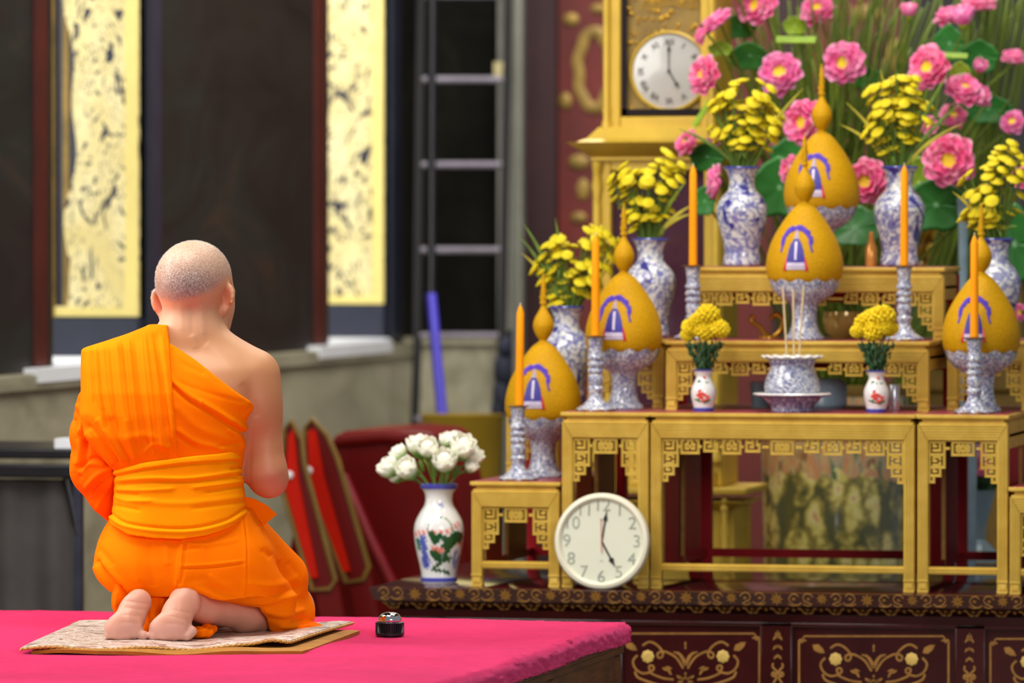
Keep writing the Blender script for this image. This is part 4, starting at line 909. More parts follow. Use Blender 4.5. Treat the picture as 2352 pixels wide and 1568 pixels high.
# marigolds
def mari_mesh():
    m = MB(); r_ = random.Random(3)
    for k in range(70):
        zc = 1-2*(k+.5)/70; a = k*2.399; r = math.sqrt(1-zc*zc); d = Vector((r*math.cos(a), r*math.sin(a), zc*.85))
        m.ell(d*.72, (.27, .1, .30), 6, 4, look_rot(d, r_.uniform(0, 6)))
    m.ell((0, 0, 0), (.72, .72, .62), 12, 8); return m
pm = mari_mesh().build('marigold_head', M['yellow_deep'], sharp=None); MMESH = pm.data; bpy.data.objects.remove(pm)
for i, (pxc, hs, lab) in enumerate(((1617, [(1628, 722, 27), (1590, 752, 24), (1622, 758, 26), (1655, 754, 24), (1578, 770, 16), (1640, 742, 20), (1605, 736, 20)], 'yellow marigold bunch in the small vase left of the incense pot'),
        (2013, [(2030, 726, 29), (1988, 742, 25), (2010, 758, 27), (1973, 760, 18), (2048, 756, 17), (2000, 726, 20), (2035, 750, 20)], 'yellow marigold bunch in the small vase right of the incense pot'))):
    Y = 14.985; sV = S(pxc, Y); root = put(pxc, Y, Z1+82*sV); t = empty('marigold_bunch', root, 0, lab, 'flowers', 'marigold bunches')
    sm = MB()
    for k, (hx, hy, hr) in enumerate(hs):
        p = Vector(((hx-pxc)*sV, (-.012 if k in (0, 2) else .016*((k % 3)-1)), ZZ(hy, pxc, Y)-root.z))
        o = bpy.data.objects.new('flower_head', MMESH); COL.objects.link(o); o.parent = t; o.location = p; sc = hr*sV*1.12; o.scale = (sc, sc, sc*.95); o.rotation_euler = (rg.uniform(-.5, .5), rg.uniform(-.5, .5), rg.uniform(0, 6))
        sm.tube(smooth_path([(p.x*.1, p.y*.2, -.01), (p.x*.6, p.y*.6, p.z*.5), p], 3), .0018, 6)
    sm.build('stems', M['stem_dark'], t)
    fl = MB()
    for k in range(280):
        a = rg.uniform(0, 2*PI); zz = rg.uniform(.006, .085); r = (.010+.42*zz)*rg.uniform(.3, 1.15); p = Vector((r*math.cos(a), r*math.sin(a), zz))
        fl.ell(p, (.0030, .0016, rg.uniform(.007, .013)), 5, 4, Matrix.Rotation(r*14*math.cos(a)+rg.uniform(-.7, .7), 4, 'Y') @ Matrix.Rotation(rg.uniform(-.6, .6), 4, 'X'))
    fl.build('foliage', M['stem_dark'], t)

# lotus petals
def petal(mb, L, W, cup, tilt, az, roll=0, ruffle=0, n=6, mseg=6, lift=0.0):
    """petal growing from the origin: tilt = angle from the axis (+Z)"""
    base = len(mb.v)
    def fn(u, v):
        x = (u-.5)*2; wv = W*math.sin(PI*min(1, .10+.80*v))**.8; th = tilt-cup*v
        return (x*wv*.5, 0, 0), v, x
    pts = []; pos = Vector((0, .0, lift)); 
    cx, cz = 0.04*L, lift
    line = []
    for k in range(mseg+1):
        v = k/mseg; th = tilt-cup*(v-.3); line.append((cx, cz)); cx += L/mseg*math.sin(th); cz += L/mseg*math.cos(th)
    for k in range(mseg+1):
        v = k/mseg; wv = W*(math.sin(PI*(.12+.76*v))**.75); r, z = line[k]
        for i in range(n+1):
            x = (i/n-.5)*2; cupz = .22*W*x*x
            th = tilt-cup*(v-.3)
            pr, pz = r-cupz*math.cos(th), z+cupz*math.sin(th)
            pz += ruffle*math.sin(i*2.1+k)*v
            y = x*wv*.5; mb.v.append((pr*math.cos(az)-y*math.sin(az), pr*math.sin(az)+y*math.cos(az), pz))
    w = n+1
    mb.f += [(base+j*w+i, base+j*w+i+1, base+(j+1)*w+i+1, base+(j+1)*w+i) for j in range(mseg) for i in range(n)]
def lotus_petals(r_):
    m = MB()
    for ring, (cnt, L, W, cup, tilt, lift) in enumerate(((9, 1.0, .80, .7, 1.55, -.05), (9, .97, .78, .8, 1.28, 0), (8, .86, .70, .9, 1.0, .03), (7, .66, .6, 1.1, .75, .06))):
        for k in range(cnt): petal(m, L*r_.uniform(.9, 1.08), W*r_.uniform(.9, 1.1), cup+r_.uniform(-.2, .2), tilt+r_.uniform(-.12, .12), 2*PI*(k+.5*(ring % 2))/cnt+r_.uniform(-.1, .1), ruffle=.03, lift=lift)
    return m
def bud_petals(r_):
    m = MB()
    for ring, (cnt, L, W, cup, tilt) in enumerate(((6, 1.5, .95, 1.35, .75), (6, 1.6, .9, 1.25, .62), (5, 1.55, .8, 1.0, .42))):
        for k in range(cnt): petal(m, L*r_.uniform(.95, 1.05), W, cup, tilt, 2*PI*(k+.5*(ring % 2))/cnt, mseg=8)
    return m
def solid(o, th=.012):
    md = o.modifiers.new('solidify', 'SOLIDIFY'); md.thickness = th; md.offset = 0; return o
LP = [lotus_petals(random.Random(k)).build('petals', M['pink'], sharp=None, recalc=False) for k in (1, 2, 3)]
for o in LP: solid(o)
BP = solid(bud_petals(random.Random(5)).build('petals', M['pink'], sharp=None, recalc=False))
pod0 = MB().lathe([(.12, -.02), (.3, .22), (.33, .30), (.3, .335), (0, .345)], 20).build('seed_pod', M['pod'])
sep0 = MB().lathe([(.0, -.25), (.14, -.2), (.34, .02), (.46, .3), (.40, .3), (.2, .05), (0, 0)], 10, mod=lambda r, z, w, i: (r, z+.12*math.cos(5*w)*(i in (3, 4)))).build('sepals', M['pod_green'])
for o in LP+[BP, pod0, sep0]: COL.objects.unlink(o)
def child(o, par, sc=None):
    c = o.copy(); COL.objects.link(c); c.parent = par
    if sc: c.scale = (sc, sc, sc)
    return c
JX, JY = XX(1917, 16.8), 16.8
JTOP = .98
def lotus(px, py, Y, r, face, label, kind='open', src=None, stem=True):
    """face = axis in (right, toward camera, up)"""
    p = P(px, py, Y); s = S(px, Y)
    ax = Vector((face[0]-face[1]*.22, -face[1], face[2])).normalized()
    t = empty('lotus_flower' if kind == 'open' else 'lotus_bud', p, 0, label, 'flower', 'pink lotus flowers' if kind == 'open' else 'pink lotus buds')
    Rm = look_rot(ax, rg.uniform(0, 6)); t.rotation_euler = Rm.to_euler(); k = r*s*(1.0 if kind == 'open' else 1.0)
    sz = k*1.08 if kind == 'open' else k*1.25
    child(LP[rg.randrange(3)] if kind == 'open' else BP, t, sz)
    if kind == 'open': child(pod0, t, sz*.95)
    else: child(sep0, t, sz)
    if stem:
        src_ = Vector(src) if src else Vector((JX+rg.uniform(-.12, .12), JY+rg.uniform(-.08, .08), JTOP-.1))
        mid = Vector((src_.x+(p.x-src_.x)*.35, src_.y+(p.y-src_.y)*.4+.02, src_.z+(p.z-src_.z)*.62))
        pts = smooth_path([src_, mid, p-ax*k*.35, p-ax*k*.05], 5); inv = (Matrix.Translation(p) @ Rm).inverted()
        MB().tube([inv @ q for q in pts], .0038, 6).build('stem', M['stem_lotus'], t)
    return t
# px, py, depth, radius, facing, label
F = [(1743, 16, 16.45, 47, (-.2, 1, .25), 'pink lotus at the top edge, right of the clock hood', 'open'),
 (1880, 27, 16.7, 40, (0, 1, .7), 'pink lotus with yellow pod at the top, above the topmost gourd spire', 'open'),
 (1650, 55, 16.1, 38, (-.7, .3, .9), 'pink lotus overlapping the upper right of the clock hood', 'open'),
 (1618, 78, 16.05, 28, (-.9, .3, .4), 'small pale pink lotus touching the clock hood edge', 'open'),
 (1622, 174, 16.02, 43, (-.5, 1, .3), 'pink lotus covering the right rim of the clock dial', 'open'),
 (1795, 172, 16.3, 50, (.1, 1, .35), 'pink lotus just above and right of the top left chrysanthemums', 'open'),
 (1940, 147, 16.5, 48, (0, 1, .12), 'round pink lotus facing forward, right of the topmost spire', 'open'),
 (2138, 160, 16.3, 52, (-.2, 1, .3), 'big pink lotus above the top right chrysanthemums', 'open'),
 (2245, 18, 16.8, 44, (.1, .15, 1), 'pink lotus seen from the side at the top right edge', 'open'),
 (2180, 42, 16.7, 34, (-.3, .5, 1), 'half open pink lotus just left of the pale lotus bud', 'open'),
 (2328, 138, 16.7, 30, (.3, .4, .9), 'pink lotus highest at the right edge, below the top', 'open'),
 (2212, 212, 16.35, 44, (.4, .5, .6), 'pink lotus tilted right, below the big upper right lotus', 'open'),
 (2248, 222, 16.5, 30, (.7, .4, .4), 'pink lotus half hidden behind the tilted upper right lotus', 'open'),
 (1855, 282, 15.85, 56, (-.35, 1, .05), 'large pink lotus behind the finial of the topmost gourd', 'open'),
 (1990, 418, 15.8, 50, (.15, 1, .1), 'large pink lotus between topmost gourd and right vase', 'open'),
 (2182, 368, 15.9, 58, (.25, 1, .05), 'large vertical pink lotus left of the far right chrysanthemums', 'open'),
 (2326, 283, 16.6, 29, (.1, .9, .4), 'small pink lotus at the right edge above the chrysanthemums', 'open'),
 (1580, 330, 16.0, 30, (-.5, .8, .5), 'small pink lotus before the right of the clock cornice', 'open'),
 (1650, 418, 15.85, 40, (-1, .25, .1), 'pink lotus seen edge-on left of the top left vase neck', 'open'),
 (1820, 390, 15.8, 34, (-.6, .6, .2), 'pink lotus half hidden behind the left of the topmost gourd', 'open'),
 (2190, 268, 16.5, 30, (.2, .6, .3), 'magenta lotus half hidden right of the top right chrysanthemums', 'open'),
 (2130, 290, 16.2, 22, (.2, .8, .3), 'small coral lotus behind the top right chrysanthemums', 'open'),
 (1760, 320, 16.1, 22, (.2, .8, .3), 'small pink lotus peeking out right of the top left chrysanthemums', 'open'),
 (2345, 410, 15.9, 26, (.2, .8, .2), 'pink lotus cut by the right edge beside the chrysanthemums', 'open'),
 (2342, 718, 15.75, 20, (.3, .8, .2), 'small hot pink lotus at the right edge beside the rightmost gourd', 'open'),
 (1640, 322, 16.1, 16, (.2, .8, .2), 'tiny pink lotus behind the left of the top left chrysanthemums', 'open'),
 (2088, 42, 16.6, 20, (0, .1, 1), 'closed red pink lotus bud near the top, left of the pale bud', 'bud'),
 (2212, 62, 16.4, 28, (0, .25, 1), 'white and pink lotus bud at the upper right', 'bud'),
 (1976, 4, 16.7, 18, (0, .1, 1), 'closed lotus bud cut by the top edge', 'bud'),
 (2242, 165, 16.5, 18, (.5, .3, .6), 'small lotus bud left of the highest right edge lotus', 'bud'),
 (1700, 2, 16.4, 20, (0, .3, 1), 'pale lotus bud at the top edge beside the clock hood', 'bud')]
for f in F: lotus(*f[:3], f[3], f[4], f[5], f[6])
# the tall jar, the crowd of stems, leaves
jar = empty('lotus_jar', (JX, JY, 0), 0, 'large colourful painted jar behind the wide front stand', 'jar')
R = 172*S(1917, 16.8)
t = NT('painted_jar'); co = t.coord(scale=(1, 1, .8)); a = t.noise(co, 14, 4, .6, 1.0); vm = t.new('ShaderNodeVectorMath', operation='MULTIPLY_ADD'); nz = t.new('ShaderNodeTexNoise'); nz.inputs['Scale'].default_value = 26; t.link(t.coord(), nz.inputs['Vector']); t.link(nz.outputs['Color'], vm.inputs[0]); vm.inputs[1].default_value = (.07, .07, .07); t.link(t.coord(scale=(1.3, 1.3, .62)), vm.inputs[2]); v = t.vor(vm.outputs[0], 15, 'F1', 'Distance'); n2 = t.noise(co, 40, 3)
sp = t.new('ShaderNodeSeparateXYZ'); t.link(t.coord(), sp.inputs[0])
up = t.ramp(t.noise(t.coord(scale=(1, 1, .35)), 26, 3, .6, .6), [(.32, srgb(150, 104, 72)), (.42, srgb(210, 190, 140)), (.5, srgb(220, 150, 100)), (.58, srgb(190, 178, 146)), (.66, srgb(60, 124, 76)), (.74, srgb(206, 76, 54))])
lo = t.ramp(v, [(.10, srgb(214, 150, 110)), (.22, srgb(236, 228, 160)), (.40, srgb(222, 212, 120)), (.52, srgb(166, 154, 84)), (.7, srgb(96, 100, 66))])
fac = t.ramp(t.math('ADD', sp.outputs[2], t.math('MULTIPLY', a, .12)), [(.0, (0, 0, 0)), (1, (1, 1, 1))])
fac = t.math('GREATER_THAN', t.math('ADD', sp.outputs[2], t.math('MULTIPLY', a, .16)), .80)
t.set(t.mix(fac, lo, up), .15, 0, Coat_Weight=.4); M['jar'] = t.m
MB().lathe([(0, 0), (R*.9, 0), (R*.93, .03), (R*.94, .5), (R*.98, JTOP-.2), (R, JTOP), (R*.96, JTOP), (R*.92, JTOP-.2), (0, JTOP-.3)], 64).build('body', M['jar'], jar)
MB().lathe([(R*1.0, JTOP-.03), (R*1.03, JTOP-.015), (R*1.03, JTOP), (R*.97, JTOP+.004), (R*.97, JTOP-.03)], 64, ring=True).build('rim', M['gold_dim'], jar)
st = MB()
for k in range(230):
    a = rg.uniform(0, 2*PI); r0 = .14*math.sqrt(rg.random()); b0 = Vector((JX+r0*math.cos(a), JY+r0*math.sin(a)*.8, JTOP-.15))
    tx = rg.gauss(0, .20)+.03; top = Vector((JX+tx+r0*math.cos(a), JY+rg.uniform(-.18, .3), rg.uniform(1.75, 2.25)))
    md = b0.lerp(top, .5)+Vector((-tx*.22+rg.uniform(-.015, .015), 0, .03)); st.tube(smooth_path([b0, md, top], 5), rg.uniform(.0022, .0042), 5)
for k in range(70):
    b0 = Vector((JX+rg.uniform(.1, .2), JY+.1, JTOP-.15)); top = P(rg.uniform(2230, 2400), rg.uniform(-150, 60), 16.9+rg.uniform(-.1, .3)); md = b0.lerp(top, .5)+Vector((.06, 0, -.02))
    st.tube(smooth_path([b0, md, top], 5), rg.uniform(.002, .004), 5)
tag(st.build('lotus_stalks', M['stem_lotus'], sharp=None), 'dense sheaf of green lotus stalks rising behind the stands', 'stalks', None, 'stuff')
def leaf(px, py, Y, rx, ry, tilt, label, mat='leaf', fold=0.3, az=0):
    p = P(px, py, Y); s = S(px, Y); t = empty('lotus_leaf', p, 0, label, 'leaf', 'lotus leaves')
    n = 28; k = 7; m = MB()
    def fn(u, v):
        w = 2*PI*u; r = v*(1+.06*math.sin(5*w)+.04*math.sin(9*w+1)); x, y = rx*s*r*math.cos(w), ry*s*r*math.sin(w)
        return (x, -fold*rx*s*(r*r)*(.4+.6*math.cos(w)**2)+.02*r*math.sin(7*w)*rx*s, y)
    m.grid(fn, n, k, (0, .0014, 0)); m.xf(Matrix.Rotation(az, 4, 'Z') @ Matrix.Rotation(tilt, 4, 'X')).build('blade', M[mat], t, sharp=None)
    src_ = Vector((JX+rg.uniform(-.1, .1), JY-.05, JTOP-.1))-p
    MB().tube(smooth_path([src_, src_*.4+Vector((0, .06, .02)), Vector((0, .012, 0))], 5), .004, 6).build('stem', M['stem_lotus'], t)
    return t
for a in ((2150, 470, 16.0, 75, 62, .2, 'big dark green lotus leaf right of the top right vase', 'leaf'), (1965, 522, 15.9, 70, 48, -.3, 'lotus leaf hanging below the lotus beside the topmost gourd', 'leaf'),
          (1722, 128, 16.35, 46, 36, .5, 'folded green lotus leaf right of the clock dial', 'leaf'), (1655, 112, 16.15, 28, 18, .3, 'small bright lotus leaf over the clock hood edge', 'leaf_pale'),
          (1618, 462, 15.95, 28, 34, .1, 'green lotus leaf below the clock cornice, behind the tall left candle', 'leaf'), (1790, 430, 16.0, 62, 70, .2, 'large lotus leaf between left vase and topmost gourd', 'leaf'),
          (1700, 60, 16.5, 40, 30, .4, 'lotus leaf between the two lotus at the top beside the clock', 'leaf'), (1825, 60, 16.7, 28, 22, .2, 'pale green pod-like leaf under the top lotus', 'leaf_pale'),
          (1625, 360, 16.05, 40, 36, .4, 'dark lotus leaf behind the small lotus at the cornice', 'leaf'), (2180, 100, 16.6, 34, 44, .2, 'hanging leaf under the white and pink bud', 'leaf'),
          (2250, 130, 16.7, 44, 40, .3, 'dark lotus leaf above the highest right edge lotus', 'leaf'), (2205, 170, 16.4, 26, 30, .3, 'pale leaf between big upper right lotus and edge', 'leaf_pale'),
          (2270, 250, 16.8, 56, 34, .2, 'dark lotus leaf at right behind the tilted lotus', 'leaf'), (1830, 360, 16.1, 60, 50, .1, 'leaf behind the large lotus at the topmost gourd', 'leaf'),
          (1995, 180, 16.8, 36, 26, .3, 'lotus leaf behind the forward facing round lotus', 'leaf'), (2330, 560, 16.1, 60, 90, .1, 'leaf at the right edge behind the far right vase', 'leaf'), (2110, 420, 16.1, 40, 60, .2, 'yellow-green leaf just right of the top right vase neck', 'leaf_pale')):
    leaf(*a)
# cut tie-strips of pale green stalk
for px, py, l, w_, an, lab in ((1828, 92, 46, 9, .02, 'pale green binding strip under the top lotus'), (2196, 128, 26, 7, .05, 'short yellow-green strip right of the big upper lotus'), (1612, 262, 34, 8, -1.0, 'slanting pale green strip beside the clock dial')):
    Y = 16.0 if px > 1700 else 15.98; s = S(px, Y); o = MB()
    for k in (-1, 0, 1): o.tube([(-l*s, .004*k, k*w_*.55*s), (l*s, .004*k, k*w_*.55*s)], w_*.42*s, 6)
    tag(o.xf(Matrix.Rotation(an, 4, 'Y')).build('binding_strip', M['leaf_pale'], None, P(px, py, Y)), lab, 'strip')
# white lotus buds in the dragon vase
WP = solid(bud_petals(random.Random(8)).ell((0, 0, .78), (.5, .5, .62), 14, 10).build('petals', M['white_petal'], sharp=None, recalc=False)); COL.objects.unlink(WP)
wsep = MB().lathe([(0, -.12), (.2, -.1), (.42, .12), (.5, .38), (.4, .36), (.2, .05), (0, 0)], 12, mod=lambda r, z, w, i: (r, z+.16*math.cos(4*w)*(i in (3, 4)))).build('sepals', simple('fresh_green_sepals', srgb(120, 176, 70), .5, 0, .2, 30)); COL.objects.unlink(wsep)
Yv = 14.97
for k, (px, py, r, fx, fy, dy, lab) in enumerate(((897, 1080, 27, -.7, .5, 0, 'white lotus bud farthest left'), (938, 1082, 27, -.3, .8, -.04, 'white lotus bud second from the left, low'), (920, 1046, 22, -.6, .2, .03, 'white lotus bud high on the left'),
        (962, 1030, 28, -.1, .3, .03, 'white lotus bud at the top left of centre'), (984, 1034, 26, 0, .8, -.03, 'white lotus bud at the centre, just below the top'), (1022, 1064, 30, .1, .9, -.05, 'white lotus bud low at the front, right of centre'),
        (1028, 1018, 22, .1, .2, .04, 'white lotus bud topmost at the middle back'), (1062, 1034, 32, .35, .6, -.01, 'big white lotus bud at the upper right'), (1084, 1052, 24, .7, .4, .02, 'white lotus bud farthest right'), (1048, 1012, 20, .4, 0, .05, 'white lotus bud highest on the right'), (1080, 1074, 17, .6, .7, .0, 'small white lotus bud low on the right'), (908, 1098, 15, -.5, .7, .01, 'small greenish lotus bud lowest on the left'))):
    p = P(px, py, Yv+dy); s = S(px, Yv); ax = Vector((fx, -fy, .85)).normalized()
    t = empty('white_lotus', p, 0, lab+' in the dragon vase', 'flower', 'white lotus buds'); Rm = look_rot(ax, k*1.1); t.rotation_euler = Rm.to_euler()
    z_ = r*s*1.24; c = child(WP, t, z_); c.location = (0, 0, -z_*.55); c = child(wsep, t, z_*1.12); c.location = (0, 0, -z_*.55)
    b0 = DV+Vector(((px-1008)*.22*s, dy*.3, 215*s)); inv = (Matrix.Translation(p) @ Rm).inverted()
    MB().tube([inv @ q for q in smooth_path([b0, b0.lerp(p, .5)+Vector((0, 0, .012)), p-ax*z_*.6], 4)], .0032, 6).build('stem', M['stem'], t)
wl = MB()
for px, py in ((952, 1075), (1000, 1082), (1046, 1082), (990, 1060), (968, 1070)):
    wl.ell(P(px, py, Yv+.0)-DV, (.007, .004, .018), 8, 6, Matrix.Rotation((px-1000)*.01, 4, 'Y'))
tag(wl.build('lotus_foliage', M['stem'], None, DV), 'green leaves under the white lotus buds in the dragon vase', 'foliage')

# ------------------------------------------------------------------ things half seen behind the stands
Yr = 17.5; gp = empty('gilded_pedestal', (XX(2230, Yr), Yr, 0), 0, 'ornate gilded pedestal glinting behind the far right vase', 'pedestal'); s = S(2230, Yr)
def gz(py): return ZZ(py, 2230, Yr)
for w_, ya, yb in ((150, 1500, 900), (125, 900, 640), (148, 640, 600), (120, 600, 520), (60, 520, 330)):
    MB().frust((-w_*s, w_*s, 0, .4), (-w_*s*.94, w_*s*.94, .02, .4), max(0, gz(ya)) if ya < 1500 else 0, gz(yb)).build('tier', M['gold_dim'], gp, bevel=.01)
for k in range(46):
    pass
cr = MB(); r_ = random.Random(9)
for k in range(90): cr.ell((r_.uniform(-140, 130)*s, -.02, gz(r_.uniform(500, 620))), (r_.uniform(6, 16)*s, .02, r_.uniform(8, 20)*s), 8, 5)
cr.build('carved_ornament', M['gold_relief'], gp); cr = MB()
for k in range(40): cr.ell((r_.uniform(-60, 60)*s, 0, gz(r_.uniform(250, 340))), (r_.uniform(3, 7)*s, .02, r_.uniform(10, 26)*s), 8, 5)
cr.build('carved_ornament', simple('bright_gilding', srgb(206, 170, 70), .22, .7, .3, 20), gp)
def glass(name, col, **k):
    t = NT(name); t.set(col, .08, 0, Transmission_Weight=.55, IOR=1.3); return t.m
M['blue_glass'] = glass('pale_blue_glass', srgb(176, 204, 220))
def lath(name, px, Y, z, pr, mat, label, cat, n=28):
    s = S(px, Y); o = MB().lathe([(r*s, h*s) for r, h in pr], n).build(name, mat, None, put(px, Y, z)); return tag(o, label, cat)
lath('silver_canister', 2054, 15.06, Z1, [(0, 0), (12, 0), (13, 2), (13, 58), (11, 62), (0, 63)], M['silver'], 'small silver canister behind the right rose vase', 'canister')
lath('copper_bottle', 2001, 15.53, Z3, [(0, 0), (13, 0), (14, 4), (14, 40), (8, 58), (6, 78), (0, 80)], simple('copper_glass', srgb(220, 150, 70), .15, .3), 'small copper bottle behind the top stand, left of the right vase', 'bottle')
lath('glass_bowl', 1940, 15.41, Z2, [(0, 0), (30, 0), (44, 14), (50, 40), (48, 62), (46, 62), (46, 40), (40, 16), (0, 6)], simple('amber_glass', srgb(168, 138, 70), .1, .2), 'amber glass bowl under the top stand', 'bowl')
lath('blue_jar', 1880, 15.36, Z1, [(0, 0), (60, 0), (66, 6), (66, 50), (54, 66), (50, 66), (60, 48), (60, 8), (0, 6)], simple('pale_blue_bowl', srgb(158, 186, 204), .25), 'pale blue jar in the shadow behind the incense saucer', 'jar')
lath('blue_glass_tumbler', 1748, 15.30, Z1, [(0, 0), (20, 0), (26, 60), (24, 60), (18, 6), (0, 4)], M['blue_glass'], 'pale blue glass tumbler left of the incense saucer', 'tumbler')
gs = MB(); s = S(1765, 15.40); b = put(1765, 15.40, Z2)
gs.tube(smooth_path([(-34*s, 0, 54*s), (-40*s, 0, 40*s), (-20*s, 0, 26*s), (-6*s, 0, 8*s), (10*s, 0, 4*s), (30*s, 0, 20*s), (34*s, 0, 44*s), (18*s, 0, 56*s), (4*s, 0, 44*s)], 5), [6*s]*41, 8).lathe([(26*s, 0), (26*s, 5*s), (8*s, 8*s), (5*s, 12*s), (0, 12*s)], 20)
tag(gs.build('gilt_figurine', simple('bright_gilt', srgb(214, 164, 60), .2, .8), None, b), 'curled gilt figurine under the top stand', 'figurine')
Yw = 16.3; gv = empty('glass_vase', (XX(2252, Yw), Yw, .0), 0, 'pale blue-white glass vase with pink flowers, seen through the right stand', 'vase'); s = S(2252, Yw)
zb = .36; pz = lambda py: ZZ(py, 2252, Yw)
MB().lathe([(0, 0), (40*s, 0), (40*s, pz(1290)-.01), (0, pz(1290)-.01)], 20).build('stand', M['black_metal'], gv)
MB().lathe([(48*s, pz(1290)), (44*s, pz(1270)), (12*s, pz(1240)), (16*s, pz(1200)), (36*s, pz(1125)), (32*s, pz(1125)), (12*s, pz(1205)), (0, pz(1215))], 28).build('body', M['blue_glass'], gv)
for k, (px, py, r) in enumerate(((2240, 1045, 24), (2256, 1075, 20), (2330, 1050, 12), (2226, 1070, 18), (2334, 1092, 14))):
    lotus(px, py, Yw-.03, r, (rg.uniform(-.4, .4), 1, .3), ('top', 'lower', 'right', 'left', 'right lowest')[k]+' pink flower behind the narrow right stand', 'open', (XX(2252, Yw), Yw, pz(1140)))
lv = MB()
for k in range(16): lv.ell((rg.uniform(-60, 60)*s, rg.uniform(-.03, .03), pz(rg.uniform(1085, 1130))), (22*s, .008, 14*s), 8, 5, Matrix.Rotation(rg.uniform(-1, 1), 4, 'Y'))
lv.build('foliage', M['stem_dark'], gv)
Yq = 15.72; lath('pale_blue_vase', 2212, 15.98, AZ, [(0, 0), (30, 0), (34, 300), (20, 500), (10, 640), (12, 800), (16, 850), (12, 850), (0, 700)], simple('pale_blue_ceramic', srgb(148, 178, 192), .2), 'slim pale blue vase behind the rightmost gourd', 'vase')
